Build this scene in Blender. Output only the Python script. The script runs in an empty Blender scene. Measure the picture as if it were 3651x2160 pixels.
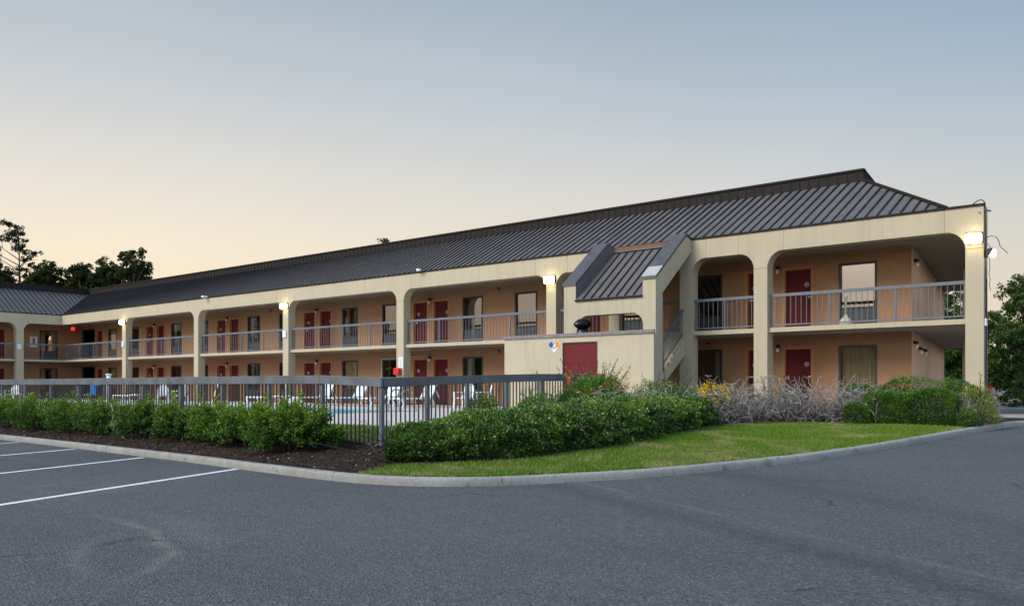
import bpy, math, random
import numpy as np
from mathutils import Vector, Matrix, Euler
random.seed(7)
rng = np.random.default_rng(11)
scene = bpy.context.scene
COL = scene.collection
PI = math.pi

# ------------------------------------------------------------------ helpers
class MB:
    """collects shapes, builds ONE mesh object"""
    def __init__(s): s.v = []; s.f = []
    def add(s, vs, fs):
        n = len(s.v); s.v.extend([tuple(map(float, q)) for q in vs]); s.f.extend([tuple(i+n for i in f) for f in fs]); return s
    def box(s, x0, x1, y0, y1, z0, z1):
        return s.add([(x0,y0,z0),(x1,y0,z0),(x1,y1,z0),(x0,y1,z0),(x0,y0,z1),(x1,y0,z1),(x1,y1,z1),(x0,y1,z1)],
                     [(0,3,2,1),(4,5,6,7),(0,1,5,4),(1,2,6,5),(2,3,7,6),(3,0,4,7)])
    def quad(s, a, b, c, d): return s.add([a,b,c,d], [(0,1,2,3)])
    def bar(s, a, b, w, h, up=(0,0,1)):
        a = Vector(a); b = Vector(b); d = (b-a).normalized(); u = Vector(up)
        r = d.cross(u)
        if r.length < 1e-4: r = d.cross(Vector((1,0,0)))
        r.normalize(); u = r.cross(d)
        vs = []
        for q in (a, b):
            for i, j in ((-1,-1),(1,-1),(1,1),(-1,1)): vs.append(q + r*(i*w/2) + u*(j*h/2))
        return s.add(vs, [(0,1,2,3),(7,6,5,4),(0,4,5,1),(1,5,6,2),(2,6,7,3),(3,7,4,0)])
    def tube(s, pts, rad, n=6, cap=True):
        pts = [Vector(q) for q in pts]; m = len(pts)
        rad = rad if isinstance(rad, (list, tuple)) else [rad]*m
        base = len(s.v); prev = None
        for i, q in enumerate(pts):
            d = (pts[min(i+1,m-1)] - pts[max(i-1,0)])
            d = d.normalized() if d.length > 1e-9 else Vector((0,0,1))
            r = prev if prev is not None else (Vector((1,0,0)) if abs(d.x) < .9 else Vector((0,1,0)))
            r = (r - d*r.dot(d));
            r = r.normalized() if r.length > 1e-6 else d.orthogonal().normalized()
            prev = r; t = d.cross(r)
            for k in range(n):
                a = 2*PI*k/n; w = q + (r*math.cos(a)+t*math.sin(a))*rad[i]; s.v.append((w.x,w.y,w.z))
        for i in range(m-1):
            for k in range(n):
                k2 = (k+1) % n
                s.f.append((base+i*n+k, base+i*n+k2, base+(i+1)*n+k2, base+(i+1)*n+k))
        if cap:
            s.f.append(tuple(base+k for k in range(n))[::-1]); s.f.append(tuple(base+(m-1)*n+k for k in range(n)))
        return s
    def prism(s, poly, fn):
        """poly: list of 2d points (ccw), fn(p, k) -> 3d for k = 0, 1"""
        n = len(poly); vs = [fn(q,0) for q in poly] + [fn(q,1) for q in poly]
        fs = [tuple(range(n))[::-1], tuple(range(n,2*n))] + [(i,(i+1)%n,n+(i+1)%n,n+i) for i in range(n)]
        return s.add(vs, fs)
    def lathe(s, prof, c=(0,0,0), n=20):
        base = len(s.v); m = len(prof)
        for r, z in prof:
            for k in range(n):
                a = 2*PI*k/n; s.v.append((c[0]+r*math.cos(a), c[1]+r*math.sin(a), c[2]+z))
        for i in range(m-1):
            for k in range(n):
                k2 = (k+1)%n; s.f.append((base+i*n+k, base+i*n+k2, base+(i+1)*n+k2, base+(i+1)*n+k))
        s.f.append(tuple(base+k for k in range(n))[::-1]); s.f.append(tuple(base+(m-1)*n+k for k in range(n)))
        return s
    def build(s, name, mat, parent=None, smooth=False, bevel=0, fixn=False):
        me = bpy.data.meshes.new(name); me.from_pydata(s.v, [], s.f); me.update()
        if fixn:
            import bmesh
            bm = bmesh.new(); bm.from_mesh(me); bmesh.ops.recalc_face_normals(bm, faces=bm.faces); bm.to_mesh(me); bm.free()
        o = bpy.data.objects.new(name, me); COL.objects.link(o)
        if mat: me.materials.append(mat)
        if smooth: me.polygons.foreach_set('use_smooth', [True]*len(me.polygons))
        if parent is not None:
            o.parent = parent; o.matrix_parent_inverse = Matrix.Translation(-world_loc(parent)) if parent.get('_static') else Matrix.Identity(4)
        if bevel:
            b = o.modifiers.new('bevel','BEVEL'); b.width = bevel; b.segments = 2; b.limit_method = 'ANGLE'
        return o

def world_loc(o):
    v = Vector((0,0,0))
    while o is not None: v += o.location; o = o.parent
    return v
def empty(name, loc, static=False, rz=0):
    o = bpy.data.objects.new(name, None); COL.objects.link(o); o.location = loc; o.rotation_euler = (0,0,rz); o.empty_display_size = .2
    if static: o['_static'] = 1        # its children are written in world coordinates
    return o
def tag(o, label, cat, group=None, kind=None):
    o['label'] = label; o['category'] = cat
    if group: o['group'] = group
    if kind: o['kind'] = kind
    return o
def structure(o, label=None, cat=None):
    o['kind'] = 'structure'
    if label: o['label'] = label
    if cat: o['category'] = cat
    return o
def kids(o): return [c for c in bpy.data.objects if c.parent == o]
CH = {}
def copy_tree(o, parent=None):
    c = o.copy(); COL.objects.link(c)
    if parent is not None: c.parent = parent; c.matrix_parent_inverse = o.matrix_parent_inverse.copy()
    for k in kids(o): copy_tree(k, c)
    return c

# ------------------------------------------------------------------ materials
def new_mat(name):
    m = bpy.data.materials.new(name); m.use_nodes = True
    nt = m.node_tree; b = nt.nodes['Principled BSDF']; return m, nt, b
def N(nt, typ, **kw):
    n = nt.nodes.new(typ)
    for k, v in kw.items(): setattr(n, k, v)
    return n
def L(nt, a, b): nt.links.new(a, b)
def coords(nt, scale=(1,1,1)):
    tc = N(nt,'ShaderNodeTexCoord'); mp = N(nt,'ShaderNodeMapping'); mp.inputs['Scale'].default_value = scale
    L(nt, tc.outputs['Object'], mp.inputs['Vector']); return mp.outputs['Vector']
def noise(nt, vec, scale, detail=4, rough=.55, dist=0):
    n = N(nt,'ShaderNodeTexNoise'); n.inputs['Scale'].default_value = scale; n.inputs['Detail'].default_value = detail
    n.inputs['Roughness'].default_value = rough; n.inputs['Distortion'].default_value = dist
    L(nt, vec, n.inputs['Vector']); return n.outputs['Fac']
def ramp(nt, fac, stops, interp='LINEAR'):
    r = N(nt,'ShaderNodeValToRGB'); r.color_ramp.interpolation = interp
    e = r.color_ramp.elements
    while len(e) < len(stops): e.new(.5)
    for el, (p, c) in zip(e, stops):
        el.position = p; el.color = (c[0],c[1],c[2],1) if isinstance(c,(tuple,list)) else (c,c,c,1)
    L(nt, fac, r.inputs['Fac']); return r.outputs['Color']
def mix(nt, fac, a, b, mode='MIX'):
    m = N(nt,'ShaderNodeMix', data_type='RGBA', blend_type=mode)
    if isinstance(fac,(int,float)): m.inputs[0].default_value = fac
    else: L(nt, fac, m.inputs[0])
    for i, c in ((6,a),(7,b)):
        if isinstance(c,(tuple,list)): m.inputs[i].default_value = (c[0],c[1],c[2],1)
        else: L(nt, c, m.inputs[i])
    return m.outputs[2]
def math_(nt, op, a, b=None, c=None, clamp=False):
    m = N(nt,'ShaderNodeMath', operation=op, use_clamp=clamp)
    for i, q in enumerate((a,b,c)):
        if q is None: continue
        if isinstance(q,(int,float)): m.inputs[i].default_value = q
        else: L(nt, q, m.inputs[i])
    return m.outputs[0]
def bump(nt, b, h, strength, dist=.01):
    n = N(nt,'ShaderNodeBump'); n.inputs['Strength'].default_value = strength; n.inputs['Distance'].default_value = dist
    L(nt, h, n.inputs['Height']); L(nt, n.outputs['Normal'], b.inputs['Normal'])

def stucco(name, col, dark, grain=60, streak=.35, bumps=.5):
    m, nt, b = new_mat(name); v = coords(nt)
    big = noise(nt, v, .7, 5, .6); fine = noise(nt, v, grain, 3, .7)
    vs = coords(nt, (3.2,3.2,.16)); st = noise(nt, vs, 1.6, 4, .65)
    c = mix(nt, ramp(nt, big, [(.3,0),(.75,1)]), dark, col)
    c = mix(nt, math_(nt,'MULTIPLY', ramp(nt, st, [(.5,0),(.78,1)]), streak), c, tuple(q*.62 for q in dark))
    c = mix(nt, .35, c, ramp(nt, fine, [(.25,tuple(q*.62 for q in col)),(.75,tuple(min(1,q*1.25) for q in col))]))
    L(nt, c, b.inputs['Base Color']); b.inputs['Roughness'].default_value = .92; b.inputs['Specular IOR Level'].default_value = .2
    bump(nt, b, fine, bumps, .012); return m
def paint(name, col, rough=.5, var=.25, scale=6, bumps=.1, metallic=0, spec=.5):
    m, nt, b = new_mat(name); v = coords(nt)
    n1 = noise(nt, v, scale, 5, .65); n2 = noise(nt, v, scale*9, 3, .6)
    c = mix(nt, ramp(nt, n1, [(.3,0),(.72,1)]), tuple(q*(1-var) for q in col), tuple(min(1,q*(1+var*.6)) for q in col))
    c = mix(nt, .18, c, ramp(nt, n2, [(.3,tuple(q*.6 for q in col)),(.7,tuple(min(1,q*1.4) for q in col))]))
    L(nt, c, b.inputs['Base Color']); b.inputs['Roughness'].default_value = rough; b.inputs['Metallic'].default_value = metallic
    b.inputs['Specular IOR Level'].default_value = spec
    L(nt, ramp(nt, n1, [(.2,max(0,rough-.12)),(.8,min(1,rough+.12))]), b.inputs['Roughness'])
    if bumps: bump(nt, b, n2, bumps, .004)
    return m
def plain(name, col, rough=.6, metallic=0, spec=.5):
    m, nt, b = new_mat(name); v = coords(nt); n1 = noise(nt, v, 14, 3)
    L(nt, mix(nt, n1, tuple(q*.85 for q in col), tuple(min(1,q*1.12) for q in col)), b.inputs['Base Color'])
    b.inputs['Roughness'].default_value = rough; b.inputs['Metallic'].default_value = metallic; b.inputs['Specular IOR Level'].default_value = spec; return m
def glow(name, col, strength):
    m, nt, b = new_mat(name)
    b.inputs['Base Color'].default_value = (*col,1); b.inputs['Emission Color'].default_value = (*col,1); b.inputs['Emission Strength'].default_value = strength
    return m
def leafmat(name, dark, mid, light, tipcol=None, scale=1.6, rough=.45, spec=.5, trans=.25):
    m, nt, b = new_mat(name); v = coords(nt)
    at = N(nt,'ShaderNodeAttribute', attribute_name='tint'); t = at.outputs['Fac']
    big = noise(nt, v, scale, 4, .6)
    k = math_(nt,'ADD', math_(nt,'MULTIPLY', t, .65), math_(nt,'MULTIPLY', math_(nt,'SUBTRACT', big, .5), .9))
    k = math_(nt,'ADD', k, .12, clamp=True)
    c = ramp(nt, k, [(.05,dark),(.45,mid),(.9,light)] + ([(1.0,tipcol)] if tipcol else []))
    L(nt, c, b.inputs['Base Color']); b.inputs['Roughness'].default_value = rough; b.inputs['Specular IOR Level'].default_value = spec
    tr = N(nt,'ShaderNodeBsdfTranslucent'); L(nt, c, tr.inputs['Color'])
    mx = N(nt,'ShaderNodeMixShader'); mx.inputs[0].default_value = trans
    L(nt, b.outputs[0], mx.inputs[1]); L(nt, tr.outputs[0], mx.inputs[2]); L(nt, mx.outputs[0], nt.nodes['Material Output'].inputs['Surface'])
    return m

M = {}
M['cream'] = stucco('cream_stucco', (.505,.428,.295), (.42,.352,.238), 55, .5, .5)
M['cream_dirty'] = stucco('stained_cream_stucco', (.50,.428,.30), (.41,.348,.24), 50, .7, .55)
M['orange'] = stucco('terracotta_stucco', (.405,.225,.122), (.330,.182,.098), 48, .16, .6)
M['peach'] = stucco('peach_stucco', (.68,.44,.30), (.58,.36,.24), 48, .25, .5)
M['trim'] = paint('terracotta_trim_paint', (.46,.20,.075), .6, .15)
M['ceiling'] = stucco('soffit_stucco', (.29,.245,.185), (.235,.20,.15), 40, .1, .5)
M['red'] = paint('oxblood_door_paint', (.118,.015,.016), .6, .22, 3, .1, 0, .18)
M['red2'] = paint('weathered_red_plywood', (.130,.016,.018), .65, .35, 5, .1, 0, .18)
M['winframe'] = paint('dark_bronze_frame', (.03,.033,.036), .45, .2)
M['ac'] = paint('grey_grille', (.075,.077,.082), .55, .2)
M['rail'] = paint('grey_painted_rail', (.125,.135,.155), .55, .3, 7, .15)
M['fence'] = paint('weathered_grey_fence_board', (.118,.124,.138), .6, .42, 3.5, .3)
M['picket'] = paint('dark_fence_picket', (.034,.030,.030), .5, .35, 9)
M['wood'] = paint('weathered_wood_trim', (.20,.185,.175), .8, .5, 9, .4)
M['rust'] = paint('rusty_flashing', (.21,.075,.042), .8, .45, 6, .3)
M['roof'] = paint('dark_standing_seam_metal', (.128,.113,.107), .5, .26, 1.7, .06, .0, .35)
M['roofedge'] = paint('brown_metal_trim', (.026,.021,.020), .7, .3, 6, .1, 0, .12)
M['seam'] = paint('dark_roof_seam', (.030,.027,.029), .6, .3, 6, 0, 0, .15)
M['coping'] = paint('grey_metal_coping', (.088,.084,.088), .45, .32, 4)
M['copingpale'] = paint('pale_metal_patch', (.42,.40,.39), .4, .2, 5)
M['white'] = paint('white_plastic', (.78,.80,.82), .4, .06, 5, 0)
M['whitemetal'] = paint('white_metal', (.70,.71,.71), .45, .12)
M['black'] = paint('black_metal', (.018,.02,.022), .35, .3, 8, .1, .3)
M['roomshade'] = plain('painted_room_shade', (.010,.011,.013), .9)
M['signred'] = plain('bright_red_box', (.62,.02,.02), .35)
M['alarm'] = plain('fire_alarm_red', (.16,.012,.012), .4)
M['clear'] = plain('frosted_globe', (.85,.83,.78), .2)
M['cable'] = plain('black_cable', (.012,.012,.014), .6)
M['steel'] = plain('steel_tube', (.55,.57,.6), .25, 1)
M['conduit'] = paint('cream_conduit', (.50,.46,.37), .6, .1)
M['lens'] = glow('lit_lamp_lens', (1.0,.87,.56), 15)
M['lensfloor'] = glow('lit_flood_lens', (1.0,.88,.62), 11)
M['exit'] = glow('lit_red_sign', (1.0,.03,.02), 1.6)
M['paneglint'] = glow('pane_glint_glow', (1.0,.72,.30), 2.2)
M['paper'] = plain('white_sign_panel', (.74,.76,.78), .5)
M['ink'] = plain('grey_ink', (.16,.17,.19), .6)
M['inkblack'] = plain('black_ink', (.015,.015,.016), .5)
M['blue'] = plain('blue_panel', (.012,.09,.33), .45)
M['amber'] = plain('amber_panel', (.85,.36,.012), .45)
M['fadedred'] = paint('faded_pink_panel', (.50,.26,.23), .6, .3, 30)
M['cloth'] = None

def curtain_mat():
    m, nt, b = new_mat('tan_curtain'); v = coords(nt, (1,1,.05)); n1 = noise(nt, v, 20, 3)
    L(nt, ramp(nt, n1, [(.3,(.42,.32,.16)),(.7,(.70,.58,.33))]), b.inputs['Base Color']); b.inputs['Roughness'].default_value = .9; return m
M['curtain'] = curtain_mat()
def sheer_mat():
    m, nt, b = new_mat('pale_curtain'); v = coords(nt, (1,1,.05)); n1 = noise(nt, v, 22, 3)
    L(nt, ramp(nt, n1, [(.3,(.22,.20,.16)),(.7,(.40,.37,.31))]), b.inputs['Base Color']); b.inputs['Roughness'].default_value = .9; return m
M['sheer'] = sheer_mat()
def glass_mat():
    m, nt, b = new_mat('reflective_window_glass'); nt.nodes.remove(b)
    tr = N(nt,'ShaderNodeBsdfTransparent'); tr.inputs[0].default_value = (.80,.81,.80,1)
    gl = N(nt,'ShaderNodeBsdfGlossy'); gl.inputs['Color'].default_value = (.84,.77,.70,1); gl.inputs['Roughness'].default_value = .015
    v = coords(nt); nb = noise(nt, v, 1.3, 2); bn = N(nt,'ShaderNodeBump'); bn.inputs['Strength'].default_value = .06; bn.inputs['Distance'].default_value = .02
    L(nt, nb, bn.inputs['Height']); L(nt, bn.outputs[0], gl.inputs['Normal'])
    mx = N(nt,'ShaderNodeMixShader'); mx.inputs[0].default_value = .30
    L(nt, tr.outputs[0], mx.inputs[1]); L(nt, gl.outputs[0], mx.inputs[2]); L(nt, mx.outputs[0], nt.nodes['Material Output'].inputs['Surface']); return m
M['glass'] = glass_mat()

def asphalt_mat():
    m, nt, b = new_mat('asphalt'); v = coords(nt)
    agg = N(nt,'ShaderNodeTexVoronoi'); agg.inputs['Scale'].default_value = 58; L(nt, v, agg.inputs['Vector'])
    ag2 = N(nt,'ShaderNodeTexVoronoi'); ag2.inputs['Scale'].default_value = 30; L(nt, v, ag2.inputs['Vector'])
    sepc = N(nt,'ShaderNodeSeparateColor'); L(nt, agg.outputs['Color'], sepc.inputs[0])
    sep2 = N(nt,'ShaderNodeSeparateColor'); L(nt, ag2.outputs['Color'], sep2.inputs[0])
    big = noise(nt, v, .16, 5, .6); med = noise(nt, v, 1.1, 5, .65); fin = noise(nt, v, 120, 2)
    c = mix(nt, ramp(nt, big, [(.35,0),(.65,1)]), (.084,.085,.090), (.124,.123,.125))
    c = mix(nt, math_(nt,'MULTIPLY', ramp(nt, med, [(.35,0),(.75,1)]), .42), c, (.122,.117,.114))
    # worn, sandier paving close to the parking bays
    sx = N(nt,'ShaderNodeSeparateXYZ'); L(nt, v, sx.inputs[0])
    X, Y = sx.outputs[0], sx.outputs[1]
    # aggregate: light and dark stones
    c = mix(nt, ramp(nt, sepc.outputs[0], [(.76,0),(.96,.7)]), c, (.26,.25,.235))
    c = mix(nt, ramp(nt, sep2.outputs[1], [(.90,0),(.99,.6)]), c, (.24,.22,.20))
    c = mix(nt, ramp(nt, sepc.outputs[1], [(.62,0),(.92,.7)]), c, (.026,.027,.031))
    c = mix(nt, .24, c, ramp(nt, fin, [(.3,(.022,.024,.028)),(.7,(.14,.142,.15))]))
    # dusty tyre arcs and scuffs
    def ring(cx, cy, r, w, amt):
        dx = math_(nt,'SUBTRACT', X, cx); dy = math_(nt,'SUBTRACT', Y, cy)
        d = math_(nt,'SQRT', math_(nt,'ADD', math_(nt,'MULTIPLY', dx, dx), math_(nt,'MULTIPLY', dy, dy)))
        d = math_(nt,'ADD', d, math_(nt,'MULTIPLY', math_(nt,'SUBTRACT', noise(nt, v, .9, 2), .5), .5))
        e = math_(nt,'SUBTRACT', 1, math_(nt,'DIVIDE', math_(nt,'ABSOLUTE', math_(nt,'SUBTRACT', d, r)), w), clamp=True)
        return math_(nt,'MULTIPLY', math_(nt,'MULTIPLY', e, ramp(nt, noise(nt, v, 1.7, 4, .7), [(.32,.25),(.58,1)])), amt)
    def near(cx, cy, r):
        dx = math_(nt,'SUBTRACT', X, cx); dy = math_(nt,'SUBTRACT', Y, cy)
        return math_(nt,'MULTIPLY', math_(nt,'SUBTRACT', 1, math_(nt,'DIVIDE', math_(nt,'SQRT', math_(nt,'ADD', math_(nt,'MULTIPLY', dx, dx), math_(nt,'MULTIPLY', dy, dy))), r), clamp=True), 2.0, clamp=True)
    dust = math_(nt,'MULTIPLY', ring(-3.0,-26.6,3.9,.11,.8), near(-1.5,-23.1,2.1))
    dust = math_(nt,'MAXIMUM', dust, math_(nt,'MULTIPLY', ring(-.4,-22.0,2.1,.13,.42), near(-1.2,-23.7,1.3)))
    dust = math_(nt,'MAXIMUM', dust, math_(nt,'MULTIPLY', ring(-3.2,-26.8,4.5,.25,.35), near(-1.9,-22.5,1.5)))
    dust = math_(nt,'MAXIMUM', dust, math_(nt,'MULTIPLY', near(-1.2,-23.4,2.2), math_(nt,'MULTIPLY', ramp(nt, noise(nt, v, 2.4, 5, .75), [(.52,0),(.72,1)]), .22)))
    dust = math_(nt,'MAXIMUM', dust, math_(nt,'MULTIPLY', near(-6.2,-22.2,1.6), math_(nt,'MULTIPLY', ramp(nt, noise(nt, v, 1.9, 5, .75), [(.45,0),(.7,1)]), .5)))
    dust = math_(nt,'MAXIMUM', dust, ring(8.5,-14.2,9.2,.09,.15))
    c = mix(nt, dust, c, (.215,.198,.175))
    jl = math_(nt,'ADD', math_(nt,'MULTIPLY', X, .475), math_(nt,'MULTIPLY', Y, .88)); wob = math_(nt,'MULTIPLY', math_(nt,'SUBTRACT', noise(nt, v, .5, 3), .5), .22); jl = math_(nt,'ADD', jl, wob)
    def band(off, w_): return math_(nt,'SUBTRACT', 1, math_(nt,'DIVIDE', math_(nt,'ABSOLUTE', math_(nt,'SUBTRACT', jl, off)), w_), clamp=True)
    c = mix(nt, math_(nt,'MULTIPLY', band(-15.46,.09), math_(nt,'MULTIPLY', ramp(nt, noise(nt, v, .7, 3), [(.35,.2),(.6,1)]), .38)), c, (.21,.20,.19))
    c = mix(nt, math_(nt,'MULTIPLY', band(-15.98,.34), .42), c, (.040,.042,.048))
    c = mix(nt, math_(nt,'MULTIPLY', band(-13.2,.5), .30), c, (.040,.042,.048))
    oil = math_(nt,'MULTIPLY', ramp(nt, noise(nt, v, .55, 5, .7), [(.62,0),(.74,1)]), .55)
    c = mix(nt, oil, c, (.030,.031,.035))
    # dark damp blotches and worn wheel paths
    wn = noise(nt, coords(nt, (.22,.9,1)), .5, 4, .6)
    c = mix(nt, math_(nt,'MULTIPLY', ramp(nt, wn, [(.52,0),(.7,1)]), .35), c, (.034,.038,.046))
    ck = N(nt,'ShaderNodeTexVoronoi', feature='DISTANCE_TO_EDGE'); ck.inputs['Scale'].default_value = .32
    wv = N(nt,'ShaderNodeVectorMath', operation='ADD'); L(nt, v, wv.inputs[0])
    nz = N(nt,'ShaderNodeTexNoise'); nz.inputs['Scale'].default_value = 1.6; nz.inputs['Detail'].default_value = 4; L(nt, v, nz.inputs['Vector']); L(nt, nz.outputs['Color'], wv.inputs[1]); L(nt, wv.outputs[0], ck.inputs['Vector'])
    crk = math_(nt,'MULTIPLY', math_(nt,'LESS_THAN', ck.outputs['Distance'], .006), ramp(nt, noise(nt, v, .35, 2), [(.56,0),(.64,.7)]))
    c = mix(nt, crk, c, (.016,.016,.018))
    L(nt, c, b.inputs['Base Color']); b.inputs['Roughness'].default_value = .82; b.inputs['Specular IOR Level'].default_value = .35
    h = math_(nt,'ADD', math_(nt,'MULTIPLY', agg.outputs['Distance'], 1.0), math_(nt,'MULTIPLY', fin, .6))
    bump(nt, b, h, .85, .017); return m
M['asphalt'] = asphalt_mat()
def kerb_mat():
    m, nt, b = new_mat('old_concrete'); v = coords(nt)
    n1 = noise(nt, v, 1.5, 6, .7); n2 = noise(nt, v, 45, 3, .7); n3 = noise(nt, v, 7, 4, .7)
    c = mix(nt, ramp(nt, n1, [(.35,0),(.68,1)]), (.25,.23,.195), (.40,.375,.325))
    c = mix(nt, math_(nt,'MULTIPLY', ramp(nt, n3, [(.52,0),(.75,1)]), .6), c, (.14,.13,.115))
    c = mix(nt, .4, c, ramp(nt, n2, [(.25,(.13,.125,.11)),(.75,(.55,.53,.49))]))
    ar = N(nt,'ShaderNodeAttribute', attribute_name='arc'); fr = math_(nt,'FRACT', math_(nt,'ADD', math_(nt,'MULTIPLY', ar.outputs['Fac'], 1/2.7), .13))
    c = mix(nt, math_(nt,'MULTIPLY', math_(nt,'LESS_THAN', math_(nt,'ABSOLUTE', math_(nt,'SUBTRACT', fr, .5)), .0030), .6), c, (.08,.07,.06))
    n4 = noise(nt, v, 3.2, 5, .75); c = mix(nt, ramp(nt, n4, [(.58,0),(.66,.75)]), c, (.115,.105,.09))
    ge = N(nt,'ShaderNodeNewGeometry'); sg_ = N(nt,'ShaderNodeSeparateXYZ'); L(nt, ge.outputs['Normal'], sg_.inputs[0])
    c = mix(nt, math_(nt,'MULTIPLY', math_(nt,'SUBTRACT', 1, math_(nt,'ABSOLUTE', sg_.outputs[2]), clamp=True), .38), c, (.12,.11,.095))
    L(nt, c, b.inputs['Base Color']); b.inputs['Roughness'].default_value = .93; b.inputs['Specular IOR Level'].default_value = .2
    bump(nt, b, math_(nt,'ADD', n2, math_(nt,'MULTIPLY', n3, 1.5)), .7, .014); return m
M['kerb'] = kerb_mat()
def deck_mat():
    m, nt, b = new_mat('pool_deck_concrete'); v = coords(nt)
    n1 = noise(nt, v, .8, 5, .6); n2 = noise(nt, v, 40, 3)
    c = mix(nt, n1, (.56,.47,.42), (.68,.59,.54)); c = mix(nt, .2, c, ramp(nt, n2, [(.3,(.4,.35,.3)),(.7,(.75,.68,.62))]))
    L(nt, c, b.inputs['Base Color']); b.inputs['Roughness'].default_value = .85; return m
M['deck'] = deck_mat()
def mulch_mat():
    m, nt, b = new_mat('bark_mulch'); v = coords(nt, (1,1.6,1))
    vo = N(nt,'ShaderNodeTexVoronoi'); vo.inputs['Scale'].default_value = 34; L(nt, v, vo.inputs['Vector'])
    sc = N(nt,'ShaderNodeSeparateColor'); L(nt, vo.outputs['Color'], sc.inputs[0]); n1 = noise(nt, v, 2.2, 5, .65); n2 = noise(nt, v, 60, 3)
    c = ramp(nt, sc.outputs[0], [(.0,(.018,.010,.007)),(.55,(.045,.024,.016)),(.85,(.085,.048,.034)),(.98,(.17,.115,.085))])
    c = mix(nt, ramp(nt, n1, [(.4,0),(.7,.6)]), c, (.020,.011,.008)); c = mix(nt, .3, c, ramp(nt, n2, [(.3,(.01,.006,.005)),(.7,(.09,.055,.04))]))
    L(nt, c, b.inputs['Base Color']); b.inputs['Roughness'].default_value = .95; b.inputs['Specular IOR Level'].default_value = .15
    bump(nt, b, math_(nt,'ADD', sc.outputs[0], n2), 1.0, .03); return m
M['mulch'] = mulch_mat()
def soilgrass_mat():
    m, nt, b = new_mat('turf_base'); v = coords(nt)
    n1 = noise(nt, v, .9, 4, .6); n2 = noise(nt, v, 30, 4, .7)
    c = mix(nt, ramp(nt, n1, [(.45,0),(.62,1)]), (.055,.115,.014), (.13,.14,.035)); c = mix(nt, .4, c, ramp(nt, n2, [(.3,(.02,.045,.006)),(.7,(.14,.19,.035))]))
    L(nt, c, b.inputs['Base Color']); b.inputs['Roughness'].default_value = .95; return m
M['turf'] = soilgrass_mat()
def grass_mat():
    m, nt, b = new_mat('mown_grass_blades'); v = coords(nt)
    at = N(nt,'ShaderNodeAttribute', attribute_name='tint')
    n1 = noise(nt, v, .75, 4, .65, .6); n3 = noise(nt, coords(nt,(1,1,1)), 2.6, 4, .6)
    c = ramp(nt, at.outputs['Fac'], [(0,(.055,.125,.008)),(.5,(.135,.235,.016)),(1,(.23,.335,.035))])
    dry = math_(nt,'MULTIPLY', ramp(nt, n1, [(.47,0),(.62,.9)]), ramp(nt, n3, [(.35,.35),(.65,1)]))
    c = mix(nt, dry, c, (.42,.34,.15))
    L(nt, c, b.inputs['Base Color']); b.inputs['Roughness'].default_value = .6; b.inputs['Specular IOR Level'].default_value = .25
    tr = N(nt,'ShaderNodeBsdfTranslucent'); L(nt, c, tr.inputs['Color']); mx = N(nt,'ShaderNodeMixShader'); mx.inputs[0].default_value = .3
    L(nt, b.outputs[0], mx.inputs[1]); L(nt, tr.outputs[0], mx.inputs[2]); L(nt, mx.outputs[0], nt.nodes['Material Output'].inputs['Surface']); return m
M['grass'] = grass_mat()
def water_mat():
    m, nt, b = new_mat('pool_water'); v = coords(nt); n1 = noise(nt, v, 2.5, 3); n2 = noise(nt, v, 9, 2)
    L(nt, ramp(nt, n1, [(.3,(.015,.40,.58)),(.7,(.04,.52,.68))]), b.inputs['Base Color']); b.inputs['Roughness'].default_value = .2; b.inputs['Specular IOR Level'].default_value = .03
    bump(nt, b, n2, .15, .02); return m
M['water'] = water_mat()
def linepaint_mat():
    m, nt, b = new_mat('road_marking_paint'); v = coords(nt); n1 = noise(nt, v, 9, 5, .75); n2 = noise(nt, v, 90, 2)
    c = mix(nt, ramp(nt, n1, [(.30,.0),(.42,1)]), (.16,.16,.17), (.74,.74,.74)); c = mix(nt, ramp(nt, n2, [(.62,0),(.75,.6)]), c, (.3,.3,.31))
    L(nt, c, b.inputs['Base Color']); b.inputs['Roughness'].default_value = .75; return m
M['line'] = linepaint_mat()
def bark_mat(name, a, c2):
    m, nt, b = new_mat(name); v = coords(nt, (6,6,1.2)); n1 = noise(nt, v, 3, 5, .7)
    L(nt, ramp(nt, n1, [(.3,a),(.7,c2)]), b.inputs['Base Color']); b.inputs['Roughness'].default_value = .95; bump(nt, b, n1, .8, .02); return m
M['bark'] = bark_mat('brown_bark', (.035,.026,.02), (.11,.085,.065))
M['deadtwig'] = bark_mat('bleached_dead_twig', (.13,.10,.085), (.42,.37,.325))
M['deaddark'] = bark_mat('shaded_dead_twig', (.06,.045,.04), (.22,.185,.17))
M['shrubwood'] = bark_mat('shrub_wood', (.025,.018,.013), (.075,.055,.042))
M['lf_shrub'] = leafmat('loropetalum_leaf', (.013,.036,.006), (.080,.165,.016), (.250,.335,.028), (.40,.34,.04), 1.5, .6, .22, .16)
M['lf_box'] = leafmat('glossy_holly_leaf', (.007,.026,.005), (.064,.140,.016), (.265,.385,.042), (.40,.44,.05), 1.9, .34, .5, .18)
M['lf_hedge'] = leafmat('green_hedge_leaf', (.010,.032,.004), (.066,.160,.011), (.200,.340,.022), (.30,.36,.025), 2.2)
M['lf_lime'] = leafmat('yellow_green_leaf', (.04,.07,.005), (.18,.24,.012), (.38,.43,.025), None, 2.2)
M['lf_lant'] = leafmat('lantana_leaf', (.022,.065,.008), (.085,.205,.022), (.22,.36,.05), None, 2.5, .6, .3)
M['lf_tree'] = leafmat('broadleaf_crown', (.008,.018,.005), (.034,.058,.012), (.105,.125,.022), None, .3, .6, .2, .4)
M['lf_tree2'] = leafmat('greener_crown', (.012,.034,.006), (.058,.115,.016), (.15,.21,.03), None, .5, .55, .3, .3)
M['lf_pine'] = leafmat('pine_needles', (.006,.014,.005), (.022,.038,.011), (.06,.075,.018), None, .3, .6, .2, .25)
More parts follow.
